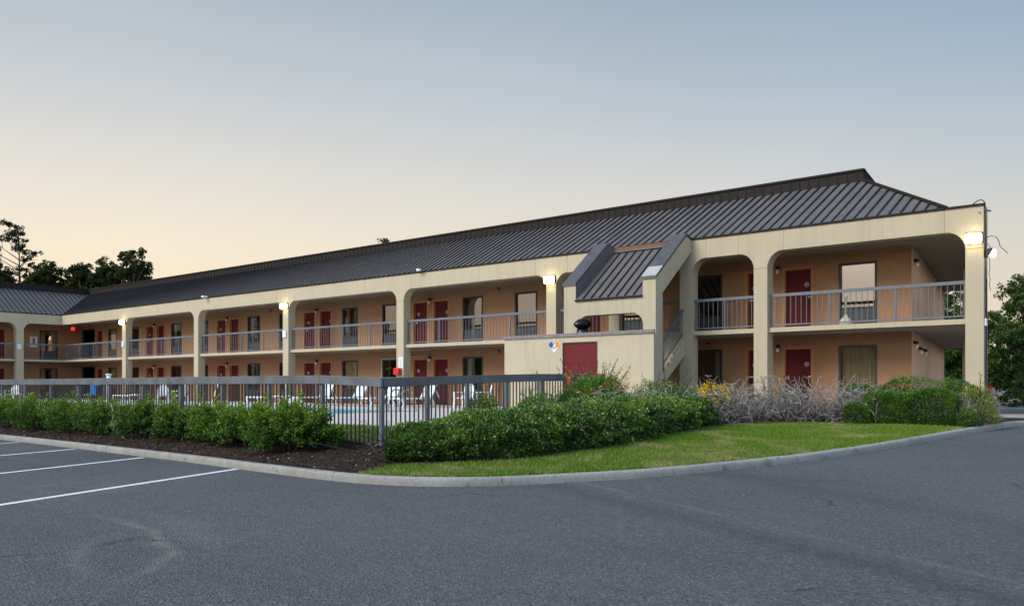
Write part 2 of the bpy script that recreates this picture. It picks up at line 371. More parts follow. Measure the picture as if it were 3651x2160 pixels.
M['petal_o'] = leafmat('orange_petal', (.55,.12,.01), (.75,.24,.015), (.85,.42,.03), None, 9, .6, .2)
M['petal_y'] = leafmat('yellow_petal', (.55,.30,.003), (.85,.50,.006), (.95,.62,.01), None, 9, .6, .2)
M['deadleaf'] = leafmat('dry_brown_leaf', (.06,.025,.012), (.17,.075,.035), (.30,.17,.08), None, 9, .8, .1)
M['carwhite'] = plain('white_car_paint', (.75,.76,.78), .2)
M['carred'] = plain('red_car_paint', (.35,.02,.02), .2)
M['tyre'] = plain('tyre_rubber', (.015,.015,.016), .8)
M['carglass'] = plain('car_glass', (.02,.022,.025), .06)
M['cushion'] = plain('blue_plastic', (.03,.22,.55), .45)

# ------------------------------------------------------------------ terrain
KERB = [(-62,-17.4),(-40,-17.6),(-26,-17.8),(-19.2,-17.98),(-14.55,-18.2),(-11.74,-18.37),(-9.2,-18.52),(-6.8,-18.74),(-5.32,-18.86),(-4.1,-18.9),(-3.21,-18.75),(-2.55,-18.39),(-2.1,-17.9),
        (-1.7,-17.25),(-1.28,-16.6),(-.9,-15.92),(-.55,-15.0),(-.25,-14.1),(.05,-13.1),(.31,-12.0),(.64,-9.67),(.95,-6.43),(1.13,-4.65),(1.3,-3.2),(1.75,-2.1),(2.8,-1.35),(4.6,-1.05),(9,-.95),(30,-.9)]
def catmull(P, step=.2):
    out = []; P = [Vector((*q,0)) for q in P]
    for i in range(len(P)-1):
        p0 = P[max(i-1,0)]; p1 = P[i]; p2 = P[i+1]; p3 = P[min(i+2,len(P)-1)]
        n = max(2, int((p2-p1).length/step))
        for k in range(n):
            t = k/n
            m1 = (p2-p0)*.5 if (p1-p0).length < 4*(p2-p1).length else (p2-p1); m2 = (p3-p1)*.5 if (p3-p2).length < 4*(p2-p1).length else (p2-p1)
            out.append(p1*(2*t**3-3*t**2+1)+m1*(t**3-2*t**2+t)+p2*(-2*t**3+3*t**2)+m2*(t**3-t**2))
    out.append(P[-1]); return out
KL = catmull(KERB, .22)
KA = np.array([(q.x,q.y) for q in KL])
def az(y): return np.interp(y, [-17.5,-15,-3,2], [0,.06,.42,.5])
def kdist(x, y):
    x = np.atleast_1d(x).astype(float); y = np.atleast_1d(y).astype(float)
    A = KA[:-1]; D = KA[1:]-A; dd = (D**2).sum(1)
    out = np.empty(len(x))
    for i0 in range(0, len(x), 4000):
        px = x[i0:i0+4000,None]-A[None,:,0]; py = y[i0:i0+4000,None]-A[None,:,1]
        t = np.clip((px*D[:,0]+py*D[:,1])/dd, 0, 1)
        out[i0:i0+4000] = np.sqrt(((px-t*D[:,0])**2+(py-t*D[:,1])**2).min(1))
    return out
def gz(x, y):
    d = kdist(x, y); k = az(np.atleast_1d(y))+.105
    return k+(np.maximum(.55,k)-k)*np.interp(d, [0,.12,2.1,3.9,5.5], [0,.0,.37,.84,1])
def g1(x, y): return float(gz(x,y)[0])

# road sheet
mb = MB(); ys = [-400,-17.5,-16.5,-15,-12,-9,-6,-3,-.5,2,22]; xs = [-300,-100,-60,-30,-10,0,10,30,100,300]
for j in range(len(ys)-1):
    for i in range(len(xs)-1):
        mb.quad((xs[i],ys[j],az(ys[j])),(xs[i+1],ys[j],az(ys[j])),(xs[i+1],ys[j+1],az(ys[j+1])),(xs[i],ys[j+1],az(ys[j+1])))
structure(mb.build('road', M['asphalt']), 'dark grey asphalt parking lot and driveway around the kerb', 'road')
mb = MB().quad((-600,22,.5),(600,22,.5),(600,900,.5),(-600,900,.5)); structure(mb.build('ground', M['turf']), 'grassy ground behind the motel', 'ground')

# kerb: swept profile
def sweep(line, prof, zf, jit=0):
    vs = []; fs = []; n = len(prof)
    for i, q in enumerate(line):
        d = (line[min(i+1,len(line)-1)]-line[max(i-1,0)]).normalized(); nrm = Vector((-d.y,d.x,0))   # points to the island side
        for (u, w) in prof:
            j = random.uniform(-jit,jit)
            vs.append((q.x+nrm.x*(u+j), q.y+nrm.y*(u+j), zf(q.y)+w+(random.uniform(-jit,jit)*.6 if w > 0 else 0)))
    for i in range(len(line)-1):
        for k in range(n-1): fs.append((i*n+k, (i+1)*n+k, (i+1)*n+k+1, i*n+k+1))
    return vs, fs
vs, fs = sweep(KL, [(-.005,-.05),(.004,.03),(.014,.088),(.032,.113),(.06,.120),(.165,.120),(.18,.11),(.18,-.05)], az, .0035)
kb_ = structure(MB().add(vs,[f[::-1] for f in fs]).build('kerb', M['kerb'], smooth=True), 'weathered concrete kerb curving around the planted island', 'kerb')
arc = np.r_[0,np.cumsum([(KL[i+1]-KL[i]).length for i in range(len(KL)-1)])]
at_ = kb_.data.attributes.new('arc','FLOAT','POINT'); at_.data.foreach_set('value', np.repeat(arc,8).astype(np.float32))

# island soil sheet: from the kerb back to the deck / the building
mb = MB(); rows = [.17,.5,1,1.5,2.1,2.8,3.4,4.0]
sel = [i for i in range(0,len(KL),2) if -45 < KL[i].x and KL[i].y < -3.3]
grid = []
for i in sel:
    q = KL[i]; d = (KL[min(i+1,len(KL)-1)]-KL[max(i-1,0)]).normalized(); nrm = Vector((-d.y,d.x,0))
    grid.append([q+nrm*r for r in rows])
# a plain height-field grid is safer on the tight inside of the bend
def inside(x, y):
    # island side of the kerb
    A = KA[:-1]; D = KA[1:]-A
    t = np.clip(((x-A[:,0])*D[:,0]+(y-A[:,1])*D[:,1])/(D**2).sum(1),0,1)
    dx = x-(A[:,0]+t*D[:,0]); dy = y-(A[:,1]+t*D[:,1]); k = np.argmin(dx*dx+dy*dy)
    return D[k,0]*(y-A[k,1])-D[k,1]*(x-A[k,0])
def heightfield(name, x0, x1, y0, y1, st, test, mat, dz=0.0, zf=gz):
    nx = int((x1-x0)/st)+1; ny = int((y1-y0)/st)+1
    X, Y = np.meshgrid(np.linspace(x0,x1,nx), np.linspace(y0,y1,ny)); z = zf(X.ravel(),Y.ravel())+dz
    ok = np.array([test(a,b) for a,b in zip(X.ravel(),Y.ravel())]).reshape(ny,nx)
    idx = -np.ones(nx*ny,int); vs = []; fs = []
    def vid(j,i):
        k = j*nx+i
        if idx[k] < 0: idx[k] = len(vs); vs.append((X[j,i],Y[j,i],z[k]))
        return int(idx[k])
    for j in range(ny-1):
        for i in range(nx-1):
            if ok[j,i] and ok[j,i+1] and ok[j+1,i] and ok[j+1,i+1]: fs.append((vid(j,i),vid(j,i+1),vid(j+1,i+1),vid(j+1,i)))
    return MB().add(vs,fs).build(name, mat, smooth=True)
def in_soil(x, y):
    return inside(x,y) > 0 and kdist(x,y)[0] > .06 and not (x < -8 and y > -14.3)
structure(heightfield('mulch_bed', -46, 2.2, -19, .4, .2, in_soil, M['mulch']), 'dark brown bark mulch bed inside the kerb', 'mulch bed')

# lawn along the kerb bend, in front of the hedges
HEDGE_FRONT = [(-3.95,-18.75),(-4.0,-18.0),(-3.45,-17.5),(-2.95,-16.7),(-2.68,-15.6),(-2.62,-14.1),(-2.75,-12.4),(-3.1,-9.1),(-2.85,-7.05),(-1.75,-5.95),(-.4,-5.5),(.98,-5.5)]
HF = np.array([(q.x,q.y) for q in catmull(HEDGE_FRONT,.15)])
LAWN_POLY = [tuple(q) for q in HF] + [(q.x,q.y) for q in reversed(KL) if -18.95 < q.y < -5.3 and q.x > -4.0]
LP = np.array(LAWN_POLY)
def inpoly(x, y, P=LP):
    x0, y0 = P[:,0], P[:,1]; x1 = np.roll(x0,-1); y1 = np.roll(y0,-1)
    c = ((y0 > y) != (y1 > y)) & (x < (x1-x0)*(y-y0)/(y1-y0+1e-12)+x0)
    return (c.sum() % 2) == 1
def in_lawn(x, y): return inpoly(x,y) and kdist(x,y)[0] > .15
structure(heightfield('lawn', -4.4, 1.4, -19, -5, .1, in_lawn, M['turf'], .012), 'bright green lawn strip between hedges and kerb', 'lawn')
def in_lawn2(x, y): return x < -6.15 and -16.3 < y < -14.4 and x > -46
structure(heightfield('lawn', -46, -6, -16.6, -14.2, .3, in_lawn2, M['turf'], .012), 'narrow grass strip between pool fence and pool deck', 'lawn')

def blades(name, pts, h0, h1, mat, w=.006, lean=.5):
    n = len(pts); a = rng.uniform(0,2*PI,n); h = rng.uniform(h0,h1,n); l = rng.uniform(0,lean,n)*h; b = rng.uniform(0,2*PI,n)
    V = np.empty((n,3,3)); dx = np.cos(a)*w; dy = np.sin(a)*w
    V[:,0] = pts + np.c_[dx,dy,np.zeros(n)]; V[:,1] = pts - np.c_[dx,dy,np.zeros(n)]; V[:,2] = pts + np.c_[np.cos(b)*l,np.sin(b)*l,h]
    tint = np.repeat(rng.uniform(0,1,n),3)
    return fastmesh(name, V.reshape(-1,3), 3, tint, mat)
def fastmesh(name, V, k, tint, mat, smooth=False):
    n = len(V)//k; me = bpy.data.meshes.new(name)
    me.vertices.add(len(V)); me.vertices.foreach_set('co', V.astype(np.float32).ravel())
    me.loops.add(n*k); me.loops.foreach_set('vertex_index', np.arange(n*k,dtype=np.int32))
    me.polygons.add(n); me.polygons.foreach_set('loop_start', np.arange(0,n*k,k,dtype=np.int32)); me.polygons.foreach_set('loop_total', np.full(n,k,dtype=np.int32))
    me.update(calc_edges=True)
    at = me.attributes.new('tint','FLOAT','POINT'); at.data.foreach_set('value', tint.astype(np.float32))
    me.materials.append(mat); o = bpy.data.objects.new(name, me); COL.objects.link(o); return o
P = rng.uniform((-4.3,-19,0),(1.35,-5.2,0),(230000,3)); P = P[[inpoly(a,b) for a,b,_ in P]]; P = P[kdist(P[:,0],P[:,1]) > .13]
P[:,2] = gz(P[:,0],P[:,1])+.01
dk = kdist(P[:,0],P[:,1])
g_ = blades('grass', P, .025, .055, M['grass'], .006, .9); tag(g_, 'short mown grass of the lawn along the curved kerb', 'grass', kind='stuff')
P = rng.uniform((-12.5,-16.32,0),(-6.2,-14.5,0),(26000,3)); P[:,2] = gz(P[:,0],P[:,1])+.01
g_ = blades('grass', P, .03, .08, M['grass'], .008, .6); tag(g_, 'grass strip behind the pool fence pickets', 'grass', kind='stuff')

# mulch chips and leaf litter
def chips(n, x0, x1, y0, y1, test, s0, s1, lift):
    P = rng.uniform((x0,y0,0),(x1,y1,0),(n,3)); P = P[[test(a,b) for a,b,_ in P]]
    return P, rng.uniform(s0,s1,len(P))
def flakes(name, P, S, mat, asp=.35, tilt=.5):
    n = len(P); a = rng.uniform(0,2*PI,n); t = np.c_[np.cos(a),np.sin(a),rng.uniform(-tilt,tilt,n)]; s = np.c_[-np.sin(a),np.cos(a),rng.uniform(-tilt,tilt,n)]
    V = np.empty((n,4,3)); V[:,0] = P-t*S[:,None]; V[:,1] = P+s*S[:,None]*asp; V[:,2] = P+t*S[:,None]; V[:,3] = P-s*S[:,None]*asp
    return fastmesh(name, V.reshape(-1,3), 4, np.repeat(rng.uniform(0,1,n),4), mat)
def bedtest(x, y): return inside(x,y) > 0 and kdist(x,y)[0] > .2 and not inpoly(x,y)
P, S = chips(15000, -26, -3.2, -18.9, -16.0, bedtest, .012, .045, 0); P[:,2] = gz(P[:,0],P[:,1])+rng.uniform(.006,.03,len(P))
mm, nt_, b_ = new_mat('mulch_chip'); at_ = N(nt_,'ShaderNodeAttribute', attribute_name='tint')
L(nt_, ramp(nt_, at_.outputs['Fac'], [(0,(.016,.009,.006)),(.6,(.05,.026,.017)),(.9,(.11,.062,.042)),(.985,(.20,.14,.11)),(1,(.42,.36,.32))]), b_.inputs['Base Color']); b_.inputs['Roughness'].default_value = .9
tag(flakes('mulch_chips', P, S, mm, .3, .5), 'loose bark chips over the bed behind the left kerb', 'mulch', kind='stuff')
P = []
for i in range(170):
    k = random.choice([i for i,q in enumerate(KL) if q.x > -16 and q.y < -3]); q = KL[k]; d = (KL[k+1]-KL[k-1]).normalized(); off = -abs(random.gauss(0,.22))-.03
    if random.random() < .25: off -= random.uniform(.3,2.2)
    x, y = q.x-d.y*off, q.y+d.x*off; P.append((x,y,az(y)+.008))
P = np.array(P); tag(flakes('leaf_litter', P, rng.uniform(.012,.03,len(P)), M['deadleaf'], .5, .25), 'scattered dry leaves on the asphalt beside the kerb', 'leaf litter', kind='stuff')

# parking bay lines, 4 mm above the asphalt
for (x, y, lb) in ((-7.04,-18.74,'white bay line nearest the camera'), (-10.56,-18.54,'second white bay line from the kerb bend'), (-14.01,-18.32,'third white bay line from the kerb bend'), (-17.55,-18.14,'farthest white bay line at the left edge')):
    d = Vector((1.96,-4.38,0)).normalized(); n = Vector((-d.y,d.x,0))*.064; a = Vector((x,y,.004)); b = a+d*5.6
    m_ = MB(); prev = None
    for k in range(29):
        c = a+(b-a)*(k/28); w = n*random.uniform(.93,1.07)
        if prev: m_.quad(prev[0], prev[1], c+w, c-w)
        prev = (c-w, c+w)
    structure(m_.build('road_marking', M['line'], fixn=True), lb, 'road marking')

# concrete pads by the building end
structure(MB().box(-.4,9,-.75,1.9,.3,.60).build('sidewalk', M['kerb'], bevel=.015), 'concrete walk beyond the kerb at the building end', 'sidewalk')
structure(MB().box(-2.2,12,6.2,9.6,.3,.64).build('sidewalk', M['kerb'], bevel=.015), 'second concrete walk farther back along the building end', 'sidewalk')

# pool deck with a rectangular pool
DZ = .56; PX0, PX1, PY0, PY1 = -37.5,-15.7,-10.3,-6.3
mb = MB(); xs_ = [-57.6,PX0,PX1,-7.9]; ys_ = [-14.5,PY0,PY1,.10]
for i in range(3):
    for j in range(3):
        if i == 1 and j == 1: continue
        mb.quad((xs_[i],ys_[j],DZ),(xs_[i+1],ys_[j],DZ),(xs_[i+1],ys_[j+1],DZ),(xs_[i],ys_[j+1],DZ))
mb.quad((-57.6,-14.5,DZ),(-7.9,-14.5,DZ),(-7.9,-14.5,.1),(-57.6,-14.5,.1)); mb.quad((-7.9,-14.5,DZ),(-7.9,.1,DZ),(-7.9,.1,.1),(-7.9,-14.5,.1))
structure(mb.build('pool_deck', M['deck']), 'pale concrete pool deck behind the fence', 'pool deck')
mb = MB()
for (a,b,c,d) in ((PX0,PX1,PY0,PY0+.3),(PX0,PX1,PY1-.3,PY1),(PX0,PX0+.3,PY0+.3,PY1-.3),(PX1-.3,PX1,PY0+.3,PY1-.3)): mb.box(a,b,c,d,.2,DZ+.012)
structure(mb.build('pool_coping', M['kerb'], bevel=.02), 'concrete coping around the swimming pool', 'pool coping')
structure(MB().quad((PX0+.3,PY0+.3,.552),(PX1-.3,PY0+.3,.552),(PX1-.3,PY1-.3,.552),(PX0+.3,PY1-.3,.552)).build('pool_water', M['water']), 'turquoise pool water behind the fence', 'pool water')

# ------------------------------------------------------------------ motel building
B = empty('motel_building', (-30,6,.58), True)
tag(B, 'two storey L-shaped motel with cream arcade, terracotta walls and dark metal roof', 'motel')
FZ = .58; SB, ST = 3.123, 3.266; HB, HE = 5.70, 6.343; YW = 2.25; CW, CD = .465, .431; UC = 5.80
BAY = 8.5
XC = -58.04                      # inner corner of the two wings
XWALL = XC-YW
EX, EY = -5.6, 17.6              # far end of the slanting end wall
# -- floor of the walkways
mb = MB(); mb.box(XC,-.64,.11,YW+.2,.25,FZ); mb.box(XWALL-.2,XC,-26,YW+.2,.25,FZ)
mb.prism([(-2.6,YW+.2),(-.61,YW+.2),(-4.35,EY),(EX,EY)], lambda q,k: (q[0],q[1],.25 if k == 0 else FZ)); mb.build('walkway_floor', M['deck'], B, fixn=True)
# -- first floor slab (edge set back from the columns) ; end part follows the slanting wall
mb = MB(); mb.box(XC,-.75,.12,YW+.1,SB,ST); mb.box(XWALL-.1,XC-.12,-26,.12,SB,ST); mb.box(XWALL-.1,XC,.12,YW+.1,SB,ST)
mb.prism([(-.75,.12),(-.05,.12),(-.58,YW+.1),(-.75,YW+.1)], lambda q,k: (q[0],q[1],SB if k == 0 else ST)); mb.prism([(-2.6,YW+.1),(-.58,YW+.1),(-4.35,EY),(EX,EY)], lambda q,k: (q[0],q[1],SB if k == 0 else ST)); mb.build('floor_slab', M['cream'], B, fixn=True)
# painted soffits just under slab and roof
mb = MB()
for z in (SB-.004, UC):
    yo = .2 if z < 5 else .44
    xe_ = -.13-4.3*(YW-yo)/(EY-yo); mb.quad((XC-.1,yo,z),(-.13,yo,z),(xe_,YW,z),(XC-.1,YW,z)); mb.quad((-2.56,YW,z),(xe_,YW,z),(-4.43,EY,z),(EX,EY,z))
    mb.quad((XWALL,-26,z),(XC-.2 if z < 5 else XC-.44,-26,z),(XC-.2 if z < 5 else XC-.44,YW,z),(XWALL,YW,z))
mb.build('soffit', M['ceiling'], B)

# -- columns with rounded haunches
R_ = .52; ZS = HB-R_
def haunch(mb, x, sgn, y0, y1, mp=lambda x,y,z: (x,y,z)):
    """concave quarter fillet between a column face at x (opening on side sgn) and the beam soffit"""
    pts = [(x,HB),(x,ZS)] + [(x+sgn*R_*(1-math.cos(t)), ZS+R_*math.sin(t)) for t in [PI/2*k/9 for k in range(1,10)]]
    pts = pts if sgn < 0 else pts[::-1]
    mb.prism(pts, lambda q,k: mp(q[0], y0 if k == 0 else y1, q[1]))
def column_mb(xr, left=True, right=True, mp=lambda x,y,z:(x,y,z)):
    mb = MB(); sub = []
    def bx(x0,x1,y0,y1,z0,z1):
        mb.add([mp(*q) for q in ((x0,y0,z0),(x1,y0,z0),(x1,y1,z0),(x0,y1,z0),(x0,y0,z1),(x1,y0,z1),(x1,y1,z1),(x0,y1,z1))],
               [(0,3,2,1),(4,5,6,7),(0,1,5,4),(1,2,6,5),(2,3,7,6),(3,0,4,7)])
    bx(xr-CW,xr,0,CD,.2,ZS-.006); bx(xr-CW+.012,xr-.012,.012,CD-.012,ZS-.006,ZS+.006); bx(xr-CW,xr,0,CD,ZS+.006,HB)
    if right: haunch(mb, xr, 1, 0, CD, mp)
    if left: haunch(mb, xr-CW, -1, 0, CD, mp)
    return mb
COLS = [0,-6.274,-8.985,-14.791,-14.791-BAY,-14.791-2*BAY,-14.791-3*BAY,-14.791-4*BAY]
for i, xr in enumerate(COLS):
    column_mb(xr, True, i > 0).build('column', M['cream'], B, fixn=True, bevel=.012)
MB().box(-12.37,-11.92,0,.22,.4,HB).build('column', M['cream'], B, bevel=.012)
mpL = lambda x,y,z: (XC-y, x, z)        # local x runs along world y, depth runs to -x
for yr in (-2.45,-11.0,-19.5): column_mb(yr, True, True, mpL).build('column', M['cream'], B, fixn=True, bevel=.012)
# -- beam: panels with narrow open joints, a core behind
def beam_x(x0, x1, mb):
    cuts = sorted(set([x0,x1]+[q for c in COLS for q in (c-CW-R_-.02, c+R_+.02) if x0 < q < x1]))
    for a, b in zip(cuts[:-1], cuts[1:]): mb.box(a+.004,b-.004,0,CD,HB,HE)
    mb.box(x0,x1,.02,CD-.02,HB+.02,HE-.02)
mb = MB(); beam_x(XC,0,mb)
cutsy = sorted([-26,-CD*0]+[q for c in (-2.45,-11.0,-19.5) for q in (c-CW-R_-.02,c+R_+.02)])
for a, b in zip(cutsy[:-1],cutsy[1:]): mb.box(XC-CD,XC,a+.004,b-.004,HB,HE)
mb.box(XC-CD+.02,XC-.02,-26,0,HB+.02,HE-.02)
mb.prism([(0,CD),(-.43,CD),(-4.78,EY),(-4.35,EY)][::-1], lambda q,k: (q[0],q[1],HB if k == 0 else HE))
mb.build('fascia_beam', M['cream'], B, fixn=True)
for (x,y) in ((-2.13,8.5),(-4.30,EY-.3)): MB().box(x-.45,x,y,y+.43,.2,HB).build('column', M['cream'], B)

# -- walls with openings
def wallgrid(mb, u0, u1, z0, z1, holes, mp):
    us = sorted(set([u0,u1]+[q for h in holes for q in h[:2] if u0 < q < u1])); zs = sorted(set([z0,z1]+[q for h in holes for q in h[2:] if z0 < q < z1]))
    for a, b in zip(us[:-1],us[1:]):
        for c, d in zip(zs[:-1],zs[1:]):
            m_, n_ = (a+b)/2, (c+d)/2
            if any(h[0] < m_ < h[1] and h[2] < n_ < h[3] for h in holes): continue
            mb.quad(mp(a,c),mp(b,c),mp(b,d),mp(a,d))
LEVEL = (FZ, ST); DH = 2.12; WH = 2.14
doors = []; windows = []
for j in range(-4,3):
    o = BAY*j
    if j > -4: doors.append((-25.07+o, -24.06+o, 'L'))
    doors.append((-23.71+o, -22.72+o, 'R')); windows.append((-21.82+o, -20.60+o))
    if j < 2: windows.append((-18.74+o, -17.51+o))
PASS = (-59.75,-57.9)
holes = []
for z in LEVEL:
    holes += [(a,b,z,z+DH) for a,b,_ in doors]+[(a,b,z+.03,z+WH) for a,b in windows]+[(PASS[0],PASS[1],z,z+2.2)]
mb = MB(); wallgrid(mb, XWALL, -2.54, .3, UC+.05, holes, lambda u,z: (u,YW,z)); mb.build('wall', M['orange'], B)
MB().quad((-2.54,YW,.3),(EX,EY,.3),(EX,EY,UC+.05),(-2.54,YW,UC+.05)).build('end_wall', M['peach'], B)
ldoors = [(-3.75,-2.85,'L'),(-5.15,-4.25,'R'),(-12.25,-11.35,'L'),(-13.65,-12.75,'R'),(-20.75,-19.85,'L')]; lwins = [(-.54,.67)]; lw2 = [(-7.1,-5.9),(-10.2,-9.0),(-15.6,-14.4),(-18.7,-17.5)]
holes = []
for z in LEVEL: holes += [(a,b,z,z+DH) for a,b,_ in ldoors]+[(a,b,z+.03,z+WH) for a,b in lwins+lw2]
mb = MB(); wallgrid(mb, -26, YW, .3, UC+.05, holes, lambda u,z: (XWALL,u,z)); mb.build('wall', M['orange'], B)
# hidden back walls, flat roof deck and black sheets behind the glass, room shade put in their colour
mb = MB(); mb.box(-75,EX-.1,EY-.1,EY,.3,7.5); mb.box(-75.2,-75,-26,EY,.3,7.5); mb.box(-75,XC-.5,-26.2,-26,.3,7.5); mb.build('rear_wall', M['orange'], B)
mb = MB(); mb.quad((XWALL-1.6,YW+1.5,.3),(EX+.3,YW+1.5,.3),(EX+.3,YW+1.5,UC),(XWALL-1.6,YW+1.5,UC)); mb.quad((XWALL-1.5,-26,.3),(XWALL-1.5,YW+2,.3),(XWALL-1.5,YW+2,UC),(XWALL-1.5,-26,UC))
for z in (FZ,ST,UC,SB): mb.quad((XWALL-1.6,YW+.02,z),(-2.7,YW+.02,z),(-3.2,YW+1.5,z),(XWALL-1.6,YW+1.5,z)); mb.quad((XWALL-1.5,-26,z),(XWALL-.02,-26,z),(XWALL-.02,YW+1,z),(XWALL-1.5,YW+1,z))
mb.build('dark_backing', M['roomshade'], B)
mb = MB()
for z in LEVEL: mb.box(PASS[0]-.06,PASS[0],YW-.03,YW+.12,z,z+2.2); mb.box(PASS[1],PASS[1]+.06,YW-.03,YW+.12,z,z+2.2); mb.box(PASS[0],PASS[1],YW-.03,YW+.12,z+2.2,z+2.26)
mb.build('passage_frame', M['winframe'], B)

# -- one door and one window, then copies (all written for the origin)
def make_door(side, mp):
    w = 1.0; P_ = lambda x,y,z: mp(x,y,z)
    def bx(mb,x0,x1,y0,y1,z0,z1):
        mb.add([P_(*q) for q in ((x0,y0,z0),(x1,y0,z0),(x1,y1,z0),(x0,y1,z0),(x0,y0,z1),(x1,y0,z1),(x1,y1,z1),(x0,y1,z1))],
               [(0,3,2,1),(4,5,6,7),(0,1,5,4),(1,2,6,5),(2,3,7,6),(3,0,4,7)])
    mb = MB(); bx(mb,.045,w-.045,.14,.19,.015,DH-.05); d = mb.build('door', M['red'], B, fixn=True)
    d.matrix_parent_inverse = Matrix.Translation(-B.location)
    mb = MB()
    bx(mb,-.06,.045,-.012,.20,0,DH+.055); bx(mb,w-.045,w+.06,-.012,.20,0,DH+.055); bx(mb,.045,w-.045,-.012,.20,DH-.05,DH+.055); mb.build('door_frame', M['trim'], d, fixn=True)
    px = .24 if side == 'L' else w-.24; lx = .12 if side == 'L' else w-.12
    mb = MB()
    for k in range(20):
        a0 = 2*PI*k/20; a1 = 2*PI*(k+1)/20
        q = [(px+r*math.cos(a), .133, 1.56+r*math.sin(a)) for r, a in ((.078,a0),(.078,a1),(.06,a1),(.06,a0))]; mb.quad(*[P_(*t) for t in q])
    bx(mb,px-.045,px+.045,.131,.139,1.548,1.578); mb.build('room_plaque', M['whitemetal'], d)
    mb = MB(); mb.add([P_(px+.061*math.cos(2*PI*k/20),.1345,1.56+.061*math.sin(2*PI*k/20)) for k in range(20)],[tuple(range(20))]); mb.build('plaque_face', M['inkblack'], d)
    mb = MB(); bx(mb,lx-.075,lx+.075,.125,.14,1.12,1.165); mb.build('latch_plate', M['whitemetal'], d)
    mb = MB(); bx(mb,lx-.035,lx+.035,.115,.14,.90,1.10); bx(mb,lx-.09,lx+.03,.085,.105,.955,.98); bx(mb,lx-.012,lx+.012,.10,.12,.955,.98); mb.build('handle', M['black'], d, fixn=True)
    return d
def make_window(w, mp, curt):
    P_ = mp
    def bx(mb,x0,x1,y0,y1,z0,z1):
        mb.add([P_(*q) for q in ((x0,y0,z0),(x1,y0,z0),(x1,y1,z0),(x0,y1,z0),(x0,y0,z1),(x1,y0,z1),(x1,y1,z1),(x0,y1,z1))],
               [(0,3,2,1),(4,5,6,7),(0,1,5,4),(1,2,6,5),(2,3,7,6),(3,0,4,7)])
    f = .065; z0, z1 = .03, WH
    mb = MB(); bx(mb,0,f,-.02,.10,z0,z1); bx(mb,w-f,w,-.02,.10,z0,z1); bx(mb,f,w-f,-.02,.10,z1-f,z1); bx(mb,f,w-f,-.01,.10,.64,.70); bx(mb,f,w-f,-.01,.10,z0,z0+.03)
    o = mb.build('window', M['winframe'], B, fixn=True); o.matrix_parent_inverse = Matrix.Translation(-B.location)
    MB().quad(P_(f,.06,.70),P_(w-f,.06,.70),P_(w-f,.06,z1-f),P_(f,.06,z1-f)).build('pane', M['glass'], o)
    mb = MB(); bx(mb,f,w-f,.03,.10,z0+.03,.64)
    for k in range(9): zz = .12+k*.055; bx(mb,f+.05,w-f-.05,.008,.03,zz,zz+.028)
    bx(mb,w*.5-.012,w*.5+.012,.012,.03,z0+.03,.64); mb.build('air_conditioner', M['ac'], o, fixn=True)
    for (a, b, mt) in curt:
        mb = MB(); n = max(8,int((b-a)*44)); prev = None
        for k in range(n+1):
            x = a+(b-a)*k/n; y = .17+.022*math.sin(x*62)+.010*math.sin(x*23+1); q = (P_(x,y,.5),P_(x,y,z1-.03))
            if prev: mb.quad(prev[0],q[0],q[1],prev[1])
            prev = q
        mb.build('curtain', M[mt], o, smooth=True)
    return o
mpM = lambda x,y,z: (x,YW+y,z)
mpW = lambda x,y,z: (XWALL-y,x,z)
def fan(proto, spots, axis):
    """proto was built at zero offset: the first spot takes it, the others take copies of it and of its parts"""
    for i, (u, z) in enumerate(spots):
        o = proto if i == 0 else copy_tree(proto, B)
        o.location = (u,0,z) if axis == 'x' else (0,u,z)
for side in 'LR': fan(make_door(side, mpM), [(a,z) for a,b,s in doors if s == side for z in LEVEL], 'x')
for side in 'LR': fan(make_door(side, mpW), [(a,z) for a,b,s in ldoors if s == side for z in LEVEL], 'y')
W_ = 1.225
sets = {'dark': [], 'full': [], 'part': [], 'side': []}
for k, (a, b) in enumerate(windows):
    for li, z in enumerate(LEVEL):
        nm = 'dark'
        if a > -5: nm = 'full' if li == 0 else 'dark'
        elif a > -11: nm = 'side' if li == 0 else 'dark'
        elif abs(a+21.82) < .1: nm = 'part' if li == 0 else 'dark'
        elif abs(a+30.32) < .1: nm = 'full' if li == 0 else 'part'
        elif abs(a+38.82) < .1: nm = 'part'
        elif abs(a+47.32) < .1: nm = 'part' if li == 1 else 'dark'
        elif abs(a+55.82) < .1: nm = 'full'
        sets[nm].append((a,z))
fan(make_window(W_, mpM, []), sets['dark'], 'x')
fan(make_window(W_, mpM, [(.06,W_-.06,'curtain')]), sets['full'], 'x')
fan(make_window(W_, mpM, [(.14,.40,'sheer'),(W_-.22,W_-.06,'sheer')]), sets['part'], 'x')
fan(make_window(W_, mpM, [(W_-.35,W_-.05,'sheer')]), sets['side'], 'x')
fan(make_window(1.21, mpW, [(.06,.42,'sheer'),(.85,1.15,'sheer')]), [(-.54,z) for z in LEVEL], 'y')
fan(make_window(1.2, mpW, []), [(a,z) for a,b in lw2 for z in LEVEL], 'y')

